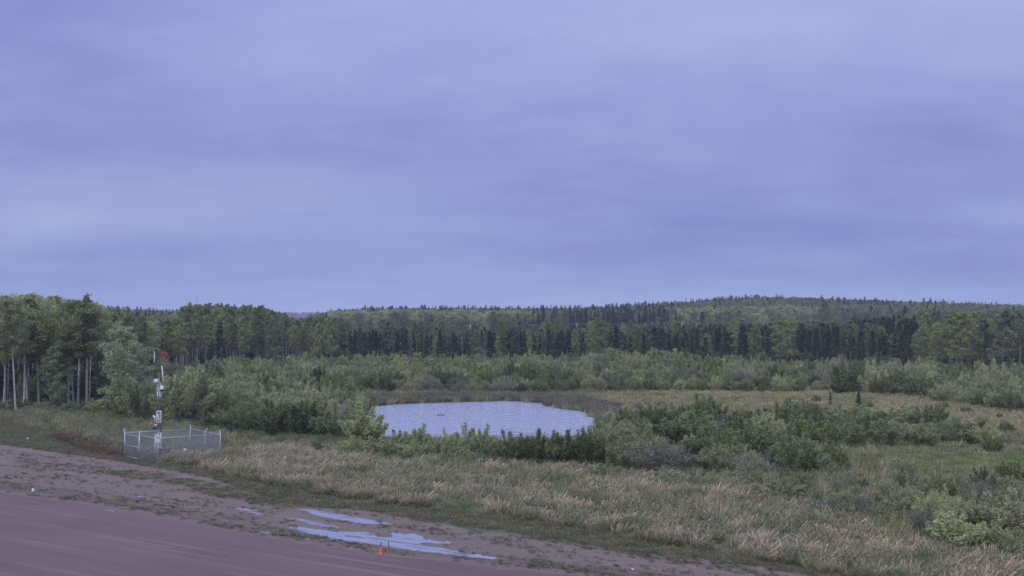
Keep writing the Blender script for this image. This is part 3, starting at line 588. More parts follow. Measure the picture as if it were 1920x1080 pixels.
stuff('shoulder_weeds', T_weed, np.column_stack([P, np.zeros(n)]), rng.integers(0, 4, n), np.stack([np.zeros(n), np.zeros(n), np.full(n, R(-33)) + rng.normal(size=n) * .2], 1), np.stack([s * 1.5, s * .8, s], 1), 'low weeds growing in lines over the gravel shoulder', 'weeds')
T_red = [tuft(30, .5, .7, .05, .1, True).mesh('red_weed_tuft', [M['weed_red']]) for _ in range(3)]
grassy('red_brown_weeds', T_red, sample(Z_RED, 6), .7, 1.2, 'reddish brown weeds left of the fenced enclosure', 'weeds')
T_reed = [tuft(40, .85, .9, .045, .05, True, .2).mesh('reed_tuft', [M['reed']]) for _ in range(3)]
Z_REED = gpoly([(660, 760), (700, 747), (800, 744), (1000, 744), (1100, 752), (1160, 765), (1160, 800), (1124, 800), (1120, 786), (1116, 777), (1092, 770), (1046, 765), (1021, 759), (1018, 755), (965, 751.5), (938, 751), (868, 753), (820, 754.5), (767, 756), (729, 758), (690, 762)])
P = sample(Z_REED, 4.5, lambda P: notp(P) * (.6 + .4 * cl(P, 3, 3)))
grassy('reeds', T_reed, P, .7, 1.15, 'pinkish brown reeds along the far shore of the pond', 'reeds')

# ------------------------------------------------------------------ shrubs placed one by one
# (kind, foot x, foot y, top y, width in px, label)
NEAR = [
 ('alder', 405, 806, 778, 60, 'dark green shrub right behind the right end of the fenced enclosure'),
 ('alder', 455, 814, 760, 85, 'dark green bushy shrub leftmost of the dark clump left of the pond'),
 ('alder', 515, 818, 753, 90, 'dark green rounded shrub in the middle of the dark clump left of the pond'),
 ('alder', 570, 820, 757, 85, 'dark green shrub at the right end of the dark clump left of the pond'),
 ('olive', 628, 824, 766, 90, 'olive green shrub between the dark clump and the pond corner'),
 ('olive', 682, 836, 766, 100, 'tall olive green shrub overhanging the left end of the pond'),
 ('willow', 545, 800, 742, 90, 'grey green willow shrub behind the dark clump left of the pond'),
 ('olive', 600, 795, 740, 90, 'light olive shrub beside the left tip of the pond'),
 ('willow', 665, 852, 822, 70, 'low grey green shrub at the foot of the olive shrub by the pond'),
 ('willow', 722, 856, 814, 75, 'grey green rounded willow shrub in front of the left of the pond'),
 ('alder', 752, 846, 808, 50, 'small dark shrub between two willows at the near pond shore'),
 ('olive', 786, 850, 802, 75, 'olive shrub with a twiggy tip sticking up in front of the water'),
 ('willow', 778, 861, 830, 60, 'small grey shrub in front of the olive shrub at the near shore'),
 ('willow', 838, 860, 814, 75, 'grey green willow shrub in front of the floating log'),
 ('olive', 878, 850, 800, 60, 'bright olive shrub rising over the near shore of the pond'),
 ('olive', 908, 856, 803, 62, 'yellowish shrub at the middle of the near pond shore'),
 ('willow', 862, 866, 842, 55, 'low blue grey willow bush at the edge of the dry grass'),
 ('dogwood', 920, 868, 832, 60, 'brownish low shrub below the yellowish shrub'),
 ('alder', 962, 870, 810, 65, 'dark green shrub right of the yellowish shrub by the pond'),
 ('alder', 1005, 872, 806, 70, 'dark green upright shrub before the right half of the pond'),
 ('alder', 1047, 875, 808, 72, 'very dark dense shrub before the right half of the pond'),
 ('alder', 1090, 878, 810, 80, 'darkest dense shrub in front of the right end of the pond'),
 ('olive', 1135, 872, 798, 78, 'mid green shrub standing at the right end of the pond'),
 ('willow', 1180, 880, 826, 85, 'dark grey green willow left of the big grey willow mound'),
 ('dogwood', 1235, 886, 826, 125, 'big grey mounded willow with purplish twigs beside the dry grass'),
 ('dogwood', 1290, 886, 850, 80, 'low purplish grey bush at the right foot of the grey willow mound'),
 ('olive', 1135, 898, 868, 58, 'low light green bush standing alone in the dry grass'),
 ('willow', 1252, 908, 880, 75, 'low round grey green bush in front of the grey willow mound'),
 ('willow', 1330, 884, 850, 70, 'grey shrub between the willow mound and the pale flowering bush'),
 ('dogwood', 1408, 891, 853, 90, 'low bush with pale silvery leaves over dark twigs'),
 ('alder', 1345, 868, 800, 110, 'large dark green shrub behind the silvery bush'),
 ('alder', 1400, 862, 806, 90, 'dark green shrub just right of the large dark shrub'),
 ('willow', 1488, 890, 815, 105, 'tall blue green rounded shrub at the right of the shrub belt'),
 ('willow', 1540, 890, 852, 65, 'dark low shrub leaning against the tall blue green shrub'),
 ('olive', 1190, 846, 796, 85, 'light green shrub behind the grey willows right of the pond'),
 ('olive', 1250, 836, 786, 85, 'light green shrub on the near side of the tan meadow'),
 ('willow', 1305, 838, 770, 95, 'grey green shrub at the left end of the meadow shrub belt'),
 ('alder', 1888, 816, 790, 30, 'small round dark bush alone in the meadow near the right edge'),
 ('alder', 1860, 850, 818, 36, 'small dark bush standing alone in the yellow green clearing'),
 ('willow', 1902, 1018, 916, 130, 'big bright grey willow at the lower right edge of the picture'),
 ('alder', 1828, 975, 925, 90, 'dark twiggy shrub left of the big willow at the lower right'),
 ('willow', 1795, 1034, 962, 120, 'dark grey green spreading shrub lowest of the right hand clump'),
 ('dogwood', 1755, 998, 950, 105, 'brownish spreading bush at the left of the lower right clump'),
 ('willow', 1872, 1046, 985, 90, 'low pale willow in front of the big one at the lower right'),
 ('alder', 1845, 1012, 955, 95, 'dark shrub in the hollow between the lower right willows'),
 ('dogwood', 1600, 968, 932, 110, 'low brownish bush in the rough grass left of the right hand clump'),
 ('dogwood', 1520, 962, 935, 75, 'small low brownish bush at the edge of the tall dry grass'),
 ('willow', 1675, 972, 938, 80, 'low dull green bush in the rough grass'),
 ('olive', 1465, 935, 902, 90, 'low olive bush in the grass below the silvery bush'),
 ('sapling', 1703, 930, 866, 40, 'young aspen standing alone in the grass left of the clearing'),
 ('olive', 340, 795, 690, 110, 'tall olive green shrub with yellowing leaves right of the weather mast'),
 ('olive', 395, 790, 712, 90, 'broad olive green shrub beyond the fenced enclosure'),
 ('willow', 450, 785, 728, 90, 'grey green shrub behind the dark clump'),
 ('willow', 300, 775, 706, 90, 'grey green willow directly behind the weather mast'),
 ('olive', 262, 790, 706, 80, 'dense olive shrub left of the weather mast'),
 ('willow', 228, 786, 730, 70, 'grey shrub at the foot of the pale poplar'),
 ('willow', 185, 778, 748, 55, 'low pale shrub with dead white twigs at the forest edge'),
 ('alder', 145, 776, 752, 60, 'low dark shrub at the edge of the birch stand'),
 ('willow', 85, 772, 752, 55, 'low grey shrub at the feet of the leaning birches'),
 ('alder', 30, 770, 750, 60, 'low dark shrub at the left edge under the birches'),
 ('alder', -30, 772, 748, 60, 'low dark shrub by the leftmost birches'),
 ('willow', 505, 790, 735, 85, 'tall grey green willow left of the pond'),
 ('olive', 362, 765, 700, 90, 'light olive shrub behind the enclosure in the thicket'),
]
for kd, x, y, ty, wp, lab in NEAR:
    X, Y = G(x, y); s = Y / FPX; h = (y - ty) * s * 1.04
    plant(kd, X, Y, h, wp * s * (1.12 if kd != 'sapling' else 1), lab)
# shrub belt across the meadow at the right
belt_mid = [(1270, 800), (1340, 812), (1385, 825), (1430, 806), (1450, 838), (1505, 836), (1550, 822), (1562, 838), (1600, 835), (1640, 828), (1662, 838), (1700, 826), (1732, 836), (1762, 822), (1790, 832), (1820, 826), (1842, 834), (1320, 790), (1475, 800), (1610, 808), (1520, 796), (1700, 800), (1235, 812), (1370, 842), (1420, 850), (1580, 800), (1655, 806), (1745, 806)]
TONE = {'alder': 'dark green', 'willow': 'grey green', 'olive': 'light olive', 'dogwood': 'purplish grey'}
def where_belt(x):
    for a, s in ((1300, 'at its left end'), (1400, 'behind the silvery bush'), (1520, 'behind the tall blue green shrub'), (1640, 'in its middle'), (1760, 'right of its middle'), (3000, 'at its right end')):
        if x < a: return s
belt = []
for x, y in belt_mid:
    X, Y = G(x, y); s = Y / FPX; kd = random.choice(['alder', 'alder', 'willow', 'olive']); hp = random.uniform(34, 56)
    belt.append((kd, X, Y, hp * s, random.uniform(60, 95) * s, '%s shrub of the meadow belt, %s' % (TONE[kd], where_belt(x)), 'shrubs of the belt across the meadow'))
# little conifers and bushes dotted over the tan meadow
for k, (x, y, h, kd) in enumerate([(1610, 782, 3.3, 'spruce'), (1557, 765, 2.2, 'spruce'), (1530, 758, 1.4, 'alder'), (1480, 765, 1.5, 'alder'), (1306, 772, 2.6, 'spruce'), (1340, 778, 1.4, 'alder'), (1625, 770, 1.5, 'alder'), (1700, 775, 1.4, 'alder'), (1400, 770, 1.2, 'willow'), (1390, 755, 1.2, 'willow'), (1240, 768, 1.3, 'dogwood'), (1195, 775, 1.6, 'dogwood'), (1840, 800, 1.5, 'willow'), (1500, 778, 1.6, 'alder')]):
    X, Y = G(x, y)
    wh = 'small spiky dark spruce' if kd == 'spruce' else 'small %s bush' % TONE[kd]
    loc_ = 'just beyond the right end of the pond' if x < 1270 else 'left of the meadow middle' if x < 1420 else 'in the middle of the tan meadow' if x < 1580 else 'right of the meadow middle' if x < 1750 else 'near the right end of the meadow'
    plant(kd, X, Y, h, h * .42 if kd == 'spruce' else None, '%s alone in dry grass, %s' % (wh, loc_), 'small bushes and conifers dotted over the meadow')

# ------------------------------------------------------------------ thicket band and woods
#BELT
def place_zone(x):
    for a, s in ((100, 'far left'), (200, 'left of the pale poplar'), (300, 'left of the mast'), (380, 'just right of the mast'), (470, 'over the dark shrub clump'), (560, 'left of the yellow sapling'), (640, 'left of the pond'), (730, 'over the pond\'s left tip'), (860, 'over the floating log'), (960, 'over the pond middle'), (1080, 'left of the first power pole'), (1180, 'right of the first power pole'), (1280, 'left of the second power pole'), (1380, 'right of the second power pole'), (1490, 'left of the third power pole'), (1600, 'right of the third power pole'), (1700, 'over the tall rounded shrub'), (1800, 'near the right hand aspens'), (9999, 'far right')):
        if x < a: return s
ORD = ['leftmost', 'second', 'third', 'fourth', 'fifth', 'sixth', 'seventh', 'eighth', 'ninth', 'tenth', 'eleventh', 'twelfth', 'thirteenth', 'fourteenth', 'fifteenth', 'sixteenth', 'seventeenth', 'eighteenth', 'nineteenth', 'twentieth']
def number(objs):
    """things alike and in the same place: told apart by their order from the left where they stand in front"""
    by = {}
    for o in objs: by.setdefault(o['label'], []).append(o)
    for lab, v in by.items():
        if len(v) < 2 or len(v) > 20 or not ('front' in lab or 'scrub' in lab or len(v) <= 4): continue
        v.sort(key=lambda o: o.location[0] / o.location[1])
        for k, o in enumerate(v): o['label'] = ('leftmost ' if k == 0 else 'rightmost ' if k == len(v) - 1 else ORD[k] + ' from left, ') + lab
def spread(poly, dmin, maxn=9000):
    lo, hi = poly.min(0), poly.max(0); n = int((hi - lo).prod() / dmin ** 2 * 2.2); P = lo + rng.uniform(size=(n, 2)) * (hi - lo); P = P[inside(P, poly)]; P = P[np.abs(P[:, 0] / P[:, 1]) < .80]
    cell = {}; out = []
    for p in P:
        k = (int(p[0] // dmin), int(p[1] // dmin)); ok = True
        for i in (-1, 0, 1):
            for j in (-1, 0, 1):
                for q in cell.get((k[0] + i, k[1] + j), ()):
                    if (q[0] - p[0]) ** 2 + (q[1] - p[1]) ** 2 < dmin ** 2: ok = False
        if ok: cell.setdefault(k, []).append(p); out.append(p)
    return np.array(out)
def infr(X, Y, m=30): x = CX + FPX * X / Y; return -m < x < 1920 + m
LEFTOVER = {'thicket': [], 'forest': []}
made = [plant(*a) for a in belt]
FILL = [(gpoly([(1125, 792), (1200, 790), (1300, 792), (1420, 800), (1500, 835), (1575, 885), (1420, 884), (1300, 888), (1180, 882), (1130, 872)]), 2.4, (1.2, 2.5), 'scrub right of the pond', (1230, 1330, 1430, 1500), 850),
        (gpoly([(290, 745), (440, 752), (560, 752), (660, 757), (690, 775), (660, 815), (520, 800), (400, 800), (300, 790)]), 2.3, (2.0, 3.4), 'scrub left of the pond', (380, 460, 540, 620), 778),
        (gpoly([(1690, 945), (1760, 930), (1960, 900), (2200, 960), (2200, 1060), (1960, 1062), (1860, 1040), (1740, 1010)]), 1.7, (1.0, 2.3), 'lower right scrub', (1760, 1830, 1890, 1960), 985),
        (gpoly([(430, 815), (640, 832), (700, 850), (960, 862), (1120, 880), (1100, 888), (900, 874), (640, 856), (480, 838)]), 1.9, (.6, 1.2), 'scrub above dry grass', (560, 700, 820, 980), 852),
        (gpoly([(1200, 885), (1560, 895), (1690, 925), (1720, 975), (1600, 985), (1480, 945), (1300, 910), (1200, 897)]), 2.4, (.6, 1.4), 'scrub below silvery bush', (1300, 1420, 1540, 1640), 925)]
for poly, d, hh, nm, cuts, ym in FILL:
    for X, Y in spread(poly, d):
        x, y = PX(X, Y); kd = random.choice(['willow', 'willow', 'alder', 'olive', 'olive', 'dogwood'] if d > 1.8 else ['willow', 'alder', 'willow', 'dogwood']); h = random.uniform(*hh)
        if not infr(X, Y): continue
        wh = ['left end', 'left half', 'middle', 'right half', 'right end'][sum(x > c for c in cuts)]
        made.append(plant(kd, X, Y, h, None, '%s %s shrub, %s, %s, %s' % ('tall' if h > sum(hh) / 2 else 'low', TONE[kd], nm, wh, 'back' if y < ym else 'front'), 'shrubs of the scrub around the pond'))
number(made); made = []
for X, Y in spread(gpoly([(1140, 745), (1560, 741), (1740, 752), (1920, 782), (1920, 826), (1800, 806), (1560, 780), (1280, 775)]), 4.6):
    if infr(X, Y) and random.random() < .6:
        x, y = PX(X, Y); kd = random.choice(['willow', 'dogwood', 'alder', 'olive'])
        made.append(plant(kd, X, Y, random.uniform(.5, 1.3), None, 'low %s bush in the tan meadow, %s, %s' % (TONE[kd], 'far side' if y < 762 else 'near side', 'left end' if x < 1300 else 'left of its middle' if x < 1480 else 'right of its middle' if x < 1680 else 'right end'), 'low bushes in the tan meadow'))
number(made)
def emit(items, cap, parts, lab, group, left, parts_y=1e9):
    """items: (kind, X, Y, h). The largest in view become objects, the rest one object of stuff."""
    items = sorted(items, key=lambda t: t[2] / t[3] ** .5 if infr(t[1], t[2]) else 1e6 + t[2]); cnt = {}; made = []
    for kd, X, Y, h in items:
        nm = NAME[kd]; c = cnt.get(nm, 0)
        if infr(X, Y) and c < cap.get(nm, 0):
            cnt[nm] = c + 1; made.append(plant(kd, X, Y, h, None, lab(kd, X, Y, h), group, parts and Y < parts_y))
        else: LEFTOVER[left].append((kd, X, Y, h))
    number(made); print(group, cnt)
BAND = gpoly([(260, 712), (420, 700), (640, 690), (1000, 692), (1300, 696), (1700, 706), (2500, 735), (2500, 800), (1960, 782), (1860, 772), (1790, 762), (1700, 746), (1560, 738), (1440, 742), (1330, 737), (1160, 736), (1000, 741), (900, 740), (700, 741), (600, 752), (520, 770), (430, 772), (330, 780), (230, 775), (205, 765)])
P = spread(BAND, 2.35); items = []
for X, Y in P:
    x, y = PX(X, Y); q = float(fbm(np.array([X / 14]), np.array([Y / 14]), 4)[0]); r = random.random()
    deep = Y > 205
    if deep: kd = 'sapling' if r < .62 else 'olive' if r < .88 else 'willow' if r < .96 else 'alder'
    else: kd = 'willow' if r < .33 else 'olive' if r < .52 else 'sapling' if r < .62 else 'alder' if r < .95 else 'dogwood'
    if y > 722 and 640 < x < 1560: kd = 'alder' if r < .34 else 'willow' if r < .72 else 'dogwood' if r < .84 else 'olive'
    if x > 1560 and r > .4: kd = random.choice(['willow', 'alder', 'olive'])
    h = random.uniform(2.2, 3.8) * (.85 + .5 * q) * (1.15 if kd == 'sapling' else 1)
    if x > 1100 and x < 1300 and Y > 200: h *= 1.3
    if y > 728 and x > 640: h *= .76
    items.append((kd, X, Y, h))
items = [t for t in items if not (1560 < PX(t[1], t[2])[0] < 1640 and t[2] < 190)]
def bl(kd, X, Y, h):
    x, y = PX(X, Y); d = 'front' if Y < 178 else 'mid thicket' if Y < 205 else 'thicket back'
    n = 'young aspen' if kd == 'sapling' else TONE[kd] + ' shrub'
    return '%s %s, %s, %s' % ('tall' if h > 2.9 else 'low' if h < 2.2 else 'mid-high', n, d, place_zone(x))
emit(items, {'willow_shrub': 120, 'birch_shrub': 140, 'alder_shrub': 150, 'young_aspen': 200, 'dogwood_shrub': 40}, True, bl, 'shrubs of the thicket behind the pond', 'thicket', 172)
for kd, x, y, ty, wp, lab in [('alder', 1598, 738, 674, 75, 'tall dark rounded shrub rising above the thicket in front of the pines'), ('willow', 1637, 742, 684, 60, 'blue grey rounded shrub beside the tall dark one'), ('alder', 1580, 742, 705, 50, 'lower dark shrub left of the tall rounded one'), ('olive', 1684, 742, 688, 55, 'yellowing shrub right of the blue grey one'), ('olive', 1720, 748, 696, 55, 'green yellow shrub at the foot of the right hand aspens'), ('alder', 1655, 744, 700, 45, 'dark shrub under the blue grey rounded one')]:
    X, Y = G(x, y); s = Y / FPX; plant(kd, X, Y, (y - ty) * s, wp * s * 1.1, lab)

# left stand of birches: foot x, foot y, height m, variant, label
for x, y, h, v, rz, lab in [
 (30, 775, 15.0, 1, 2.6, 'birch with a bent white trunk leaning left, nearest the left edge'),
 (45, 768, 15.5, 0, 0.4, 'tall birch with the brightest straight white trunk'),
 (52, 766, 15.1, 2, 1.4, 'birch with a white trunk just right of the brightest one'),
 (73, 762, 14.0, 0, 5.2, 'slim birch leaning right with a white trunk against the dark wood'),
 (8, 760, 14.0, 2, 3.3, 'thin pale birch at the left edge behind the leaning one'),
 (128, 766, 13.1, 0, 2.2, 'birch left of the pair in the middle of the left stand'),
 (138, 768, 13.7, 2, 1.0, 'thin grey trunked birch in the middle of the left stand'),
 (146, 769, 14.5, 1, 4.6, 'forked birch with a white trunk right of the layered young tree'),
 (162, 768, 14.3, 0, 0.0, 'birch with patchy black and white trunk in the left stand'),
 (112, 764, 13.0, 2, 1.8, 'thin birch behind the layered young tree'),
 (-30, 772, 15.0, 1, 1.0, 'birch standing outside the left edge of the picture'),
 (198, 760, 12.0, 0, 3.0, 'slender birch left of the pale poplar'),
]:
    X, Y = G(x, y); plant('birch', X, Y, h, None, lab, v=v, rz=rz)
for x, y, h, w, lab in [(226, 776, 11.2, 6.0, 'pale grey green poplar with leafy branches down to the ground, left of the mast'), (108, 772, 8.6, 4.2, 'young poplar with layered branches among the birches'), (252, 765, 9.0, 4.8, 'dense poplar between the pale poplar and the weather mast'), (205, 764, 9.5, 4.4, 'poplar behind the pale one at the forest edge'), (280, 752, 8.0, 4.5, 'poplar just left of the top of the weather mast')]:
    X, Y = G(x, y); plant('poplar', X, Y, h, w, lab)
wood = []; UNDER = []
LEFTW = gpoly([(-900, 745), (0, 757), (190, 757), (262, 735), (290, 705), (270, 690), (-900, 690)])
for X, Y in spread(LEFTW, 3.4):
    x, y = PX(X, Y); r = random.random(); kd = 'aspen' if r < .48 else 'birch' if r < .56 else 'spruce'
    h = random.uniform(13.5, 16.2) if kd != 'spruce' else random.uniform(8, 14.5)
    if x > 165: h *= max(.76, 1 - (x - 165) / 480)
    wood.append((kd, X, Y, h))
def woods(poly, d, mix, hf):
    for X, Y in spread(poly, d):
        x, y = PX(X, Y); r = random.random(); acc = 0
        for kd, p in mix(x, Y):
            acc += p
            if r < acc: break
        wood.append((kd, X, Y, hf(kd, x, Y)))
# aspens beyond the mast, spruce and pine behind the pond, aspens again at the right
MIDW = gpoly([(268, 708), (420, 697), (640, 690), (660, 650), (240, 650)])
woods(MIDW, 3.6, lambda x, Y: [('aspen', .74), ('spruce', .26)], lambda k, x, Y: random.uniform(11.5, 15.5) * (.82 if x < 340 else 1.0 - .18 * float(sstep(490, 560, x))) * (.8 if k == 'spruce' else 1))
SPRW = gpoly([(640, 688), (1000, 690), (1200, 693), (1220, 651), (620, 651)])
woods(SPRW, 3.3, lambda x, Y: [('spruce', .62), ('pine', .22), ('aspen', .16)], lambda k, x, Y: random.uniform(5.8, 9.4) * (1.25 if k == 'aspen' else 1))
PINW = gpoly([(1200, 693), (1440, 697), (1730, 704), (1760, 655), (1200, 651)])
woods(PINW, 3.1, lambda x, Y: [('pine', .50), ('spruce', .38), ('aspen', .12)], lambda k, x, Y: random.uniform(7.6, 10.4) * (1.12 if k == 'aspen' else 1) * (1 + .35 * float(sstep(1450, 1750, x) * sstep(240, 300, Y))))
RIGW = gpoly([(1720, 706), (1780, 712), (2600, 745), (2600, 660), (1750, 655)])
woods(RIGW, 3.5, lambda x, Y: [('aspen', .66), ('spruce', .34)], lambda k, x, Y: random.uniform(11.0, 14.2) * (.85 if k == 'spruce' else 1) * (.84 if x < 1780 else 1))
def wood_label(kd, X, Y, h):
    x, y = PX(X, Y); n = {'aspen': 'pale trunked aspen', 'birch': 'white trunked birch', 'spruce': 'dark spruce', 'pine': 'bare trunked pine'}[kd]
    return '%s %s, %s, %s' % ('tall' if h > (13.5 if kd in ('aspen', 'birch') else 8.8) else 'short', n, 'wood front' if Y < (180 if x < 280 else 262) else 'second rank' if Y < (210 if x < 280 else 285) else 'deep wood', place_zone(x))
emit(wood, {'aspen_tree': 285, 'birch_tree': 60, 'spruce_tree': 285, 'pine_tree': 285}, True, wood_label, 'trees of the wood behind the thicket', 'forest', 300)
# a few that stand out from the mass
for kd, x, y, h, w, lab in [('aspen', 1125, 696, 12.6, 6.0, 'tall leafy pale trunked aspen between dark spruces, right of the first power pole'), ('spruce', 1155, 694, 10.4, 3.6, 'broad black spruce right of the tall leafy aspen'), ('spruce', 1055, 692, 9.4, 2.0, 'narrow black spruce below the first power pole'), ('spruce', 1068, 692, 8.8, 1.8, 'narrow black spruce right below the first power pole'), ('spruce', 1093, 693, 9.2, 2.8, 'dark spruce left of the tall leafy aspen'), ('spruce', 1240, 694, 12.0, 2.8, 'tall pointed dark spruce left of the second power pole'),
 ('aspen', 1465, 700, 12.6, 6.4, 'bushy light green aspen in the pine wood'), ('aspen', 1420, 700, 10.8, 4.6, 'light green aspen left of the bushy one in the pine wood'), ('spruce', 728, 688, 11.4, 4.2, 'broad tall spruce behind the left of the pond'), ('spruce', 705, 688, 9.4, 4.4, 'wide dark conifer left of the broad tall spruce'), ('aspen', 620, 692, 12.8, 3.4, 'pointed light aspen left of the conifers'), ('aspen', 595, 692, 11.4, 3.2, 'second pointed aspen left of the conifers'),
 ('aspen', 1735, 712, 10.8, 5.6, 'light green aspen at the left corner of the right hand stand'), ('aspen', 1800, 714, 14.0, 6.0, 'tall light green aspen rising over the pines at the right'), ('aspen', 1840, 716, 12.4, 6.0, 'broad grey green aspen in the right hand stand'), ('aspen', 1880, 720, 14.4, 6.2, 'tall yellow green aspen near the right edge')]:
    X, Y = G(x, y); plant(kd, X, Y, h, min(w, h * .38), lab, v=2 if kd == 'aspen' else None)
# far wooded ridges
items = []
def far(y0, y1, d, um=.62, keep=None):
    n = int((y1 - y0) * (y0 + y1) * um / d ** 2 * 1.0); Y = np.sqrt(rng.uniform(y0 ** 2, y1 ** 2, n)); X = rng.uniform(-um, um, n) * Y
    return X, Y
X, Y = far(535, 1180, 4.6)
f1 = fbm(X / 55, Y / 55, 11)
for a, b, q in zip(X, Y, f1):
    kd = 'aspen' if q + random.uniform(-.12, .12) > .42 else 'spruce' if random.random() < .7 else 'pine'
    ux = CX + FPX * a / b
    if b < 640 and (620 < ux < 1000 or 1270 < ux < 1540 or 330 < ux < 480) and random.random() < .75: kd = 'birch'
    LEFTOVER['forest'].append((kd, a, b, (1 - .32 * math.exp(-((ux - 548) / 42) ** 2)) * (random.uniform(10.5, 15.5) if kd in ('aspen', 'birch') else random.uniform(9, 18.5) * random.choice((.8, .9, 1, 1)))))
X, Y = far(2350, 3100, 15.0, .55)
for a, b in zip(X, Y): LEFTOVER['forest'].append(('spruce' if random.random() < .6 else 'aspen', a, b, random.uniform(11, 16)))
X, Y = far(1180, 2350, 30.0, .55)
for a, b in zip(X, Y): LEFTOVER['forest'].append(('spruce', a, b, random.uniform(9, 13)))
def flush(which, label, cat):
    it = LEFTOVER[which]; kinds = sorted(set(t[0] for t in it)); ms, base = [], {}
    for k in kinds: base[k] = len(ms); ms += [q.j for q in K[k]]
    idx, scl, P = [], [], []
    for kd, X, Y, h in it:
        v = random.randrange(len(K[kd])); s = h / K[kd][v].h; sw = s * random.uniform(.85, 1.2); idx.append(base[kd] + v); scl.append((sw, sw, s)); P.append((X, Y))
    P = np.array(P); n = len(P)
    stuff(which, ms, np.column_stack([P, hz(P[:, 0], P[:, 1]) - .05]), idx, np.stack([np.zeros(n), np.zeros(n), rng.uniform(0, 6.28, n)], 1), scl, label, cat)
for poly, d in ((LEFTW, 2.6), (MIDW, 3.6), (SPRW, 3.6), (PINW, 4.0), (RIGW, 3.6)):
    for X, Y in spread(poly, d):
        if Y < 330: LEFTOVER['forest'].append((random.choice(['spruce', 'spruce', 'alder']), X, Y, random.uniform(1.6, 4.6)))
flush('forest', 'boreal wood of aspen, spruce and pine covering the ground and low ridges to the horizon', 'forest')
flush('thicket', 'dense thicket of willow and young aspen behind the front shrubs', 'thicket')

# ------------------------------------------------------------------ fenced weather station
pL, pN, pR = np.array(G(233.5, 857)), np.array(G(291, 869.5)), np.array(G(413, 860.5)); pB = np.array([-30.35, 95.6])
def fence():
    root = empty('chain_link_fence', (pN[0], pN[1], 0)); o = np.array([pN[0], pN[1], 0])
    tag(root, 'square galvanised chain link fence enclosure around the weather mast', 'fence')
    c = {k: np.array([v[0], v[1], 0]) - o for k, v in (('L', pL), ('N', pN), ('R', pR), ('B', pB))}
    gpost = c['L'] + (c['N'] - c['L']) * .50; RH = 2.22
    for p in (c['L'], gpost, c['N'], c['R'], c['B'], (c['R'] + c['B']) / 2, (c['L'] + c['B']) / 2):
        m = MB(); corner = any(np.allclose(p, c[k]) for k in c) or np.allclose(p, gpost); r = .036 if corner else .028; H = 2.56 if corner else 2.24
        m.tube([p, p + [0, 0, H]], r, 8); m.lathe([(r * 1.25, 0), (r * 1.25, .05), (r * .8, .1), (.0, .12)], p + np.array([0, 0, H - .02]), 8); obj('post', (m, [M['galv']]), root, smooth=True)
    sides = [(gpost, c['N']), (c['N'], c['R']), (c['R'], c['B']), (c['B'], c['L'])]
    for a, b in sides:
        m = MB(); m.tube([a + [0, 0, RH], b + [0, 0, RH]], .026, 8); obj('top_rail', (m, [M['galv']]), root, smooth=True)
        link = chain(a, b, .04, RH - .02, .09); obj('chain_mesh', (link, [M['wire']]), root)
    m = MB()
    for a, b in sides + [(c['L'], gpost)]:
        for h in (2.36, 2.48): m.tube([a + [0, 0, h], (a + b) / 2 + [0, 0, h - .02], b + [0, 0, h]], .006, 3)
    obj('barbed_wire', (m, [M['wire']]), root)
    d = (gpost - c['L']); a = c['L'] + d * .04; b = gpost - d * .04; g = MB()
    for h in (.12, 1.15, 2.12): g.tube([a + [0, 0, h], b + [0, 0, h]], .024, 7)
    for p in (a, b): g.tube([p + [0, 0, .12], p + [0, 0, 2.12]], .024, 7)
    gt = obj('gate', (g, [M['galv']]), root, smooth=True); obj('chain_mesh', (chain(a, b, .12, 2.12, .075), [M['wire']]), gt)
    ht = MB(); ht.box(b + np.array([-.02, -.06, 1.1]), (.10, .05, .14)); ht.tube([b + np.array([0, -.05, 1.02]), b + np.array([0, -.05, 1.3])], .012, 5); obj('latch', (ht, [M['galv']]), gt)
    hg = MB()
    for h in (.4, 1.9): hg.box(a + np.array([-.04, 0, h]), (.12, .06, .07))
    obj('hinge', (hg, [M['galv']]), gt)
    br = MB(); q = c['B'] + (c['R'] - c['B']) * .5; br.tube([q + [-.05, 0, 2.20], q + [.26, -.1, 2.52]], .035, 6); obj('bracket', (br, [M['white']]), root)
def chain(a, b, z0, z1, sp, t=.0045):
    """woven diagonals of a chain link panel"""
    m = MB(); L_ = np.linalg.norm(b - a); u = (b - a) / L_; H = z1 - z0; nrm = np.array([u[1], -u[0], 0])
    for sgn in (1, -1):
        s = -H
        while s < L_:
            s0, s1 = (s, s + H) if sgn > 0 else (s + H, s); lo, hi = 0.0, 1.0
            f = lambda k: s0 + (s1 - s0) * k
            if sgn > 0: lo = max(0, -s / H); hi = min(1, (L_ - s) / H)
            else: lo = max(0, (s + H - L_) / H); hi = min(1, (s + H) / H)
            if hi - lo > .02:
                p, q = a + u * f(lo) + np.array([0, 0, z0 + H * lo]), a + u * f(hi) + np.array([0, 0, z0 + H * hi])
                m.tube([p + nrm * t * sgn * .6, q + nrm * t * sgn * .6], t, 3, cap=False)
            s += sp
    return m
fence()
mX, mY = -31.95, 91.9
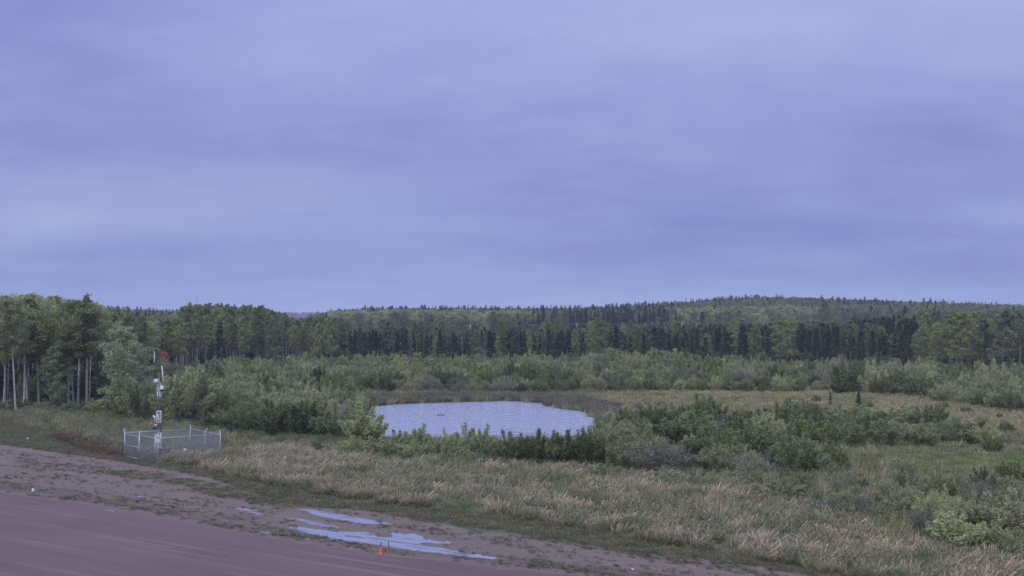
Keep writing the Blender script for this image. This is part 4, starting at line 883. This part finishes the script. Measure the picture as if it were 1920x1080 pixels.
def mast():
    root = empty('weather_mast', (mX, mY, 0)); tag(root, 'red and white lattice weather mast with instruments inside the fence', 'mast')
    w = .36; cor = [np.array([w * .58 * math.cos(a), w * .58 * math.sin(a), 0]) for a in (R(90), R(210), R(330))]
    bands = [(0.0, 2.3, 'white'), (2.3, 3.2, 'redpaint'), (3.2, 4.3, 'white'), (4.3, 5.4, 'redpaint'), (5.4, 6.75, 'white'), (6.75, 8.5, 'redpaint')]
    for z0, z1, mt in bands:
        m = MB()
        for p in cor: m.tube([p + [0, 0, z0], p + [0, 0, z1]], .019, 6)
        z = z0; n = max(2, int(round((z1 - z0) / .32))); dz = (z1 - z0) / n
        for k in range(n):
            for i in range(3):
                a, b = cor[i], cor[(i + 1) % 3]
                if k % 2: a, b = b, a
                m.tube([a + [0, 0, z], b + [0, 0, z + dz]], .010, 4); m.tube([a + [0, 0, z + dz], b + [0, 0, z + dz]], .011, 4)
            z += dz
        s = obj('lattice_section', (m, [M[mt]]), root, smooth=True); s['label'] = ('red' if mt == 'redpaint' else 'white') + ' painted lattice section'
    m = MB(); m.tube([[0, 0, 8.45], [0, 0, 9.35]], .03, 6); m.tube([[-.46, -.05, 9.0], [.36, -.05, 9.0]], .022, 6); m.tube([[-.15, -.05, 8.5], [0, -.05, 9.0]], .014, 4); m.tube([[.15, -.05, 8.5], [.36, -.05, 9.0]], .014, 4); obj('crossarm', (m, [M['redpaint']]), root)
    m = MB(); m.tube([[-.46, -.05, 8.68], [-.46, -.05, 9.62]], .042, 8); m.tube([[-.50, -.05, 9.6], [-.42, -.05, 9.6]], .05, 6); obj('whip_antenna', (m, [M['white']]), root)
    m = MB(); m.tube([[.34, -.05, 9.0], [.34, -.05, 9.28]], .03, 6); m.tube([[.12, -.12, 9.36], [.56, .04, 9.36]], .028, 5)
    m.box((.14, -.11, 9.40), (.04, .20, .26), R(20)); m.lathe([(0, 0), (.07, .04), (.09, .1), (.05, .18), (0, .2)], (.34, -.05, 9.27), 10)
    for k in range(4):
        a = k * math.pi / 2 + .5; m.tube([[.56, .04, 9.36], [.56 + .02, .04 + .18 * math.cos(a), 9.36 + .18 * math.sin(a)]], [.02, .055], 5)
    for k in range(3):
        a = k * 2.09 + .4; p = [.34 + .17 * math.cos(a), -.05 + .17 * math.sin(a), 9.55]; m.tube([[.34, -.05, 9.52], p], .014, 4); m.lathe([(0, -.06), (.06, -.03), (.07, .03), (0, .06)], p, 8)
    m.tube([[.34, -.05, 9.4], [.34, -.05, 9.55]], .02, 5); obj('wind_sensor', (m, [M['orange']]), root, smooth=True)
    m = MB(); m.tube([[.27, -.18, 8.35], [.33, -.18, 7.4], [.40, -.18, 6.55]], .04, 8); obj('white_rod', (m, [M['white']]), root, smooth=True)
    m = MB(); m.box((-.22, -.22, 7.02), (.40, .22, .30)); m.box((-.22, -.34, 7.02), (.34, .03, .24)); m.box((-.1, -.08, 6.86), (.5, .05, .05)); obj('instrument_box', (m, [M['white']]), root)
    m = MB(); m.box((-.02, -.26, 6.35), (.30, .14, .62)); m.box((-.02, -.30, 6.70), (.20, .2, .12)); obj('camera_bracket', (m, [M['grey']]), root)
    m = MB(); m.tube([[.05, -.26, 6.55], [.28, -.28, 6.55]], .035, 6); m.lathe([(0, .34), (.06, .33), (.14, .24), (.17, .10), (.17, .0)], (.30, -.28, 6.24), 14); cm = obj('dome_camera', (m, [M['white']]), root, smooth=True)
    m = MB(); m.lathe([(.155, 0), (.15, -.08), (.09, -.16), (0, -.19)], (.30, -.28, 6.24), 14); obj('camera_glass', (m, [M['black']]), cm, smooth=True)
    m = MB(); m.tube([[-.10, -.30, 6.0], [-.10, -.30, 5.35]], .05, 8); m.tube([[.12, -.30, 6.0], [.12, -.30, 5.35]], .035, 8); obj('sensor_tubes', (m, [M['white']]), root, smooth=True)
    m = MB()
    for s in ([-.14, .16], ): m.box((.01, -.28, 4.24), (.42, .05, .05)); m.box((.01, -.28, 3.24), (.42, .05, .05)); m.box((-.18, -.28, 3.74), (.05, .05, 1.0)); m.box((.20, -.28, 3.74), (.05, .05, 1.0))
    m.tube([[-.06, -.3, 4.0], [.04, -.3, 3.4]], .06, 6); obj('sensor_frame', (m, [M['white']]), root)
    m = MB(); m.tube([[-.50, -.25, 3.86], [-.36, -.27, 3.66], [-.27, -.27, 3.42]], [.07, .055, .06], 8); m.tube([[-.30, -.27, 3.84], [-.34, -.27, 3.64]], .045, 6); m.tube([[-.46, -.2, 3.4], [-.1, -.2, 3.3]], .025, 5); obj('visibility_sensor', (m, [M['white']]), root, smooth=True)
    m = MB(); m.tube([[-.55, -.2, 2.78], [-.05, -.2, 2.86]], .035, 5); m.box((-.42, -.2, 2.68), (.3, .14, .12)); ar = obj('sensor_arm', (m, [M['black']]), root)
    m = MB(); m.lathe([(.0, .12), (.09, .09), (.11, 0), (.07, -.06), (0, -.08)], (-.26, -.24, 2.98), 12); obj('sensor_dome', (m, [M['white']]), ar, smooth=True)
    m = MB(); m.box((-.03, -.26, 2.02), (.50, .10, .10)); m.box((-.05, -.30, 1.62), (.44, .18, .34)); m.tube([[-.02, -.32, 1.5], [-.02, -.32, .7]], .05, 6); obj('control_box', (m, [M['white']]), root)
    m = MB(); m.lathe([(.30, 0), (.30, .12), (.0, .12)], (0, 0, 0), 8); obj('footing', (m, [M['grey']]), root)
mast()
def cabinet():
    r = empty('equipment_cabinet', (-31.2, 90.9, 0), R(-8)); tag(r, 'brown red steel equipment cabinet on legs at the foot of the mast', 'cabinet')
    m = MB(); m.box((0, 0, .70), (.95, .40, .52)); obj('body', (m, [M['rust']]), r)
    m = MB(); m.box((0, 0, .975), (1.03, .48, .03)); obj('lid', (m, [M['rust']]), r)
    m = MB(); m.box((-.23, -.215, .70), (.40, .03, .42)); m.box((.23, -.215, .70), (.40, .03, .42)); obj('door', (m, [M['rust']]), r)
    for x in (-.42, .42):
        for y in (-.15, .15): m = MB(); m.box((x, y, .22), (.05, .05, .44)); obj('leg', (m, [M['rust']]), r)
    m = MB(); m.tube([[-.42, -.25, .10], [-.1, -.3, .2], [.1, -.3, .16], [.3, -.25, .05]], .03, 6); obj('conduit', (m, [M['white']]), r)
cabinet()
X, Y = G(347, 857)
g = empty('rain_gauge', (X, Y, 0)); tag(g, 'small white rain gauge on a grey base inside the fence, right of the mast', 'rain gauge')
m = MB(); m.lathe([(.0, .38), (.13, .38), (.15, .45), (.15, .68), (.17, .74), (.165, .74), (.10, .66), (0, .62)], n=16); obj('funnel', (m, [M['white']]), g, smooth=True)
m = MB(); m.lathe([(.24, 0), (.24, .05), (.17, .07), (.16, .38), (0, .40)], n=14); obj('base', (m, [M['grey']]), g, smooth=True)

# ------------------------------------------------------------------ markers and small things on the strip
def marker(x, y, sc, mat, lab):
    X, Y = G(x, y); r = empty('runway_marker', (X, Y, 0), 0, (sc, sc, sc)); tag(r, lab, 'marker', 'orange markers at the runway edge')
    m = MB(); m.lathe([(.135, 0), (.135, .02), (.10, .04), (.085, .28), (.05, .38), (.03, .40)], n=16); obj('cone', (m, [mat]), r, smooth=True)
    m = MB(); m.tube([[0, 0, .40], [.005, 0, .68]], .028, 6); obj('stake', (m, [M['black']]), r)
marker(714, 1038, .92, M['orange'], 'bright orange marker cone with a black stake, in front of the large puddle')
marker(728.5, 1036, .88, M['orange_dull'], 'dull orange marker cone with a black stake, right of the bright one')
def edge_light(x, y, sc, lab):
    X, Y = G(x, y); r = empty('runway_light', (X, Y, 0), 0, (sc,) * 3); tag(r, lab, 'runway light', 'runway edge lights')
    m = MB(); m.lathe([(.13, 0), (.13, .02), (.05, .04), (.045, .16), (.07, .17)], n=12); obj('base', (m, [M['rust']]), r, smooth=True)
    m = MB(); m.lathe([(.085, .16), (.10, .24), (.085, .33), (.05, .38), (0, .40)], n=14); obj('lens', (m, [M['white']]), r, smooth=True)
edge_light(62, 926, 1.0, 'white edge light in the weeds at the left end of the runway edge')
edge_light(52, 826, .8, 'small whitish light at the grass edge far left, above the gravel')
m = MB(); X, Y = G(62, 929); m.box((X, Y, .03), (1.3, .16, .06), R(-28)); m.box((X + .1, Y + .14, .03), (.9, .12, .05), R(-33)); tag(obj('weathered_board', (m, [M['rust']])), 'dark brown board lying on the gravel under the left edge light', 'board')
def stone(x, y, s, lab, mat):
    X, Y = G(x, y); m = MB(); n = 9; th = np.arange(n) / n * 6.283
    pr = [(1, 0), (1.05, .25), (.8, .5), (.35, .62), (0, .64)]; V = []
    m.lathe([(a * s, b * s) for a, b in pr], n=n); m.V[0] = m.V[0] * np.array([1.5, 1, 1]) + rng.normal(size=m.V[0].shape) * s * .06; o = obj('stone', (m, [mat]), loc=(X, Y, 0)); tag(o, lab, 'stone', 'pale stones on the strip')
stone(1365, 1053, .10, 'whitish flat stone near the green verge at the lower right', M['white'])
stone(1186, 1068, .06, 'small pale stone on the bare gravel left of the larger whitish one', M['white'])
m = MB(); X, Y = G(826, 779); m.tube([[-.6, .1, .04], [-.2, 0, .06], [.2, 0, .07], [.6, -.08, .04]], [.04, .07, .06, .035], 8); m.tube([[.2, 0, .15], [.35, .05, .33]], [.03, .015], 5)
tag(obj('floating_log', (m, [M['stem']]), loc=(X, Y, .01), smooth=True), 'dark log floating near the middle of the pond', 'log')
for x, y, L_, a, lab in ((8, 757, 3.2, .1, 'grey fallen log at the left edge under the birches'), (212, 782, 2.2, -.3, 'pale fallen branch at the forest edge left of the mast')):
    X, Y = G(x, y); m = MB(); m.tube([[-L_ / 2, 0, .12], [0, .1, .22], [L_ / 2, 0, .35]], [.10, .08, .04], 7); m.tube([[.1, .05, .22], [.6, .3, .7]], [.03, .01], 4); m.tube([[.4, .05, .25], [.9, -.3, .6]], [.03, .01], 4)
    o = obj('fallen_log', (m, [M['dead']]), loc=(X, Y, 0), smooth=True); o.rotation_euler[2] = a; tag(o, lab, 'log')
def bare(x, y, h, lab):
    X, Y = G(x, y); m = MB(); rs = random.Random(int(x)); m.tube([[0, 0, 0], [.1, 0, h * .5], [.25, .1, h]], [.10, .06, .012], 6)
    for k in range(16):
        z = h * (.45 + .5 * k / 16); a = rs.uniform(0, 6.28); l = h * .10 * (1.3 - k / 16); m.tube([[.15, .05, z], [.15 + math.cos(a) * l * .6, math.sin(a) * l * .6, z + l * .5], [.15 + math.cos(a) * l, math.sin(a) * l, z + l]], [.025, .015, .006], 4)
    tag(obj('dead_tree', (m, [M['dead']]), loc=(X, Y, float(hz(X, Y))), smooth=True), lab, 'tree', 'bare dead trees')
bare(168, 770, 10.5, 'bare grey dead tree standing among the birches'); bare(350, 690, 19.0, 'leafless twiggy tree top sticking out over the aspens beyond the mast'); bare(368, 688, 19.6, 'taller leafless tree top over the aspens beyond the mast')
bare(15, 758, 12.0, 'thin bare tree at the left edge between birches')

# ------------------------------------------------------------------ power line
def power_line():
    Yp = 452.0; tops = [(482, 617), (682, 613.5), (882, 610.5), (1082, 607.5), (1279, 604), (1490, 602), (1705, 603)]; P = []
    names = ['power pole hidden in the trees furthest left', 'power pole hidden in the trees left of the pond', 'power pole half hidden behind the spruces over the pond', 'first clearly visible power pole, over the right of the pond', 'second power pole, middle of the three visible', 'third power pole, over the pine wood', 'power pole in the trees at the far right']
    for (x, y), nm in zip(tops, names):
        X = (x - CX) / FPX * Yp; z = CAM_H - (y - HY) * Yp / FPX; g0 = float(hz(X, Yp)); P.append((X, z))
        r = empty('power_pole', (X, Yp, g0)); tag(r, 'wooden ' + nm, 'power pole', 'poles of the power line'); H = z - g0
        m = MB(); m.tube([[-.45, 0, 0], [-.2, 0, H * .5], [0, 0, H + .35]], [.19, .17, .14], 8); obj('shaft', (m, [M['polewood']]), r, smooth=True)
        m = MB(); m.box((0, 0, H - .15), (2.0, .12, .14)); obj('crossarm', (m, [M['polewood']]), r)
        m = MB()
        for q in (-.9, .9, 0): m.lathe([(.03, 0), (.07, .05), (.05, .12), (0, .14)], (q, 0, H - .08 if q else H + .35), 8)
        obj('insulators', (m, [M['grey']]), r, smooth=True)
    for dz, dx, lab in ((.0, .9, 'lower front conductor of the power line sagging from pole to pole'), (.45, 0, 'top conductor of the power line sagging from pole to pole')):
        m = MB()
        for (xa, za), (xb, zb) in zip(P, P[1:]):
            t = np.linspace(0, 1, 9); m.tube(np.stack([xa + dx + (xb - xa) * t, np.full(9, Yp), za + dz + (zb - za) * t - 4 * .7 * t * (1 - t)], 1), .022, 4, cap=False)
        tag(obj('power_cable', (m, [M['cable']])), lab, 'cable')
power_line()

# ------------------------------------------------------------------ air
def haze():
    m, N, L = new_mat('haze'); o = N.new('ShaderNodeOutputMaterial'); v = N.new('ShaderNodeVolumePrincipled'); L.new(v.outputs[0], o.inputs['Volume'])
    v.inputs['Color'].default_value = (.75, .80, .95, 1); v.inputs['Density'].default_value = HAZE; v.inputs['Anisotropy'].default_value = .0
    b = MB(); b.box((0, 2700, 30), (13000, 14000, 64)); tag(obj('haze', (b, [m])), 'thin bluish air over the whole place', 'haze', kind='stuff')
HAZE = 0.00020
haze()
print('objects', len(bpy.data.objects))

for o in bpy.data.objects:
    if len(str(o.get('label', '')).split()) > 16: print('LONG', o['label'])
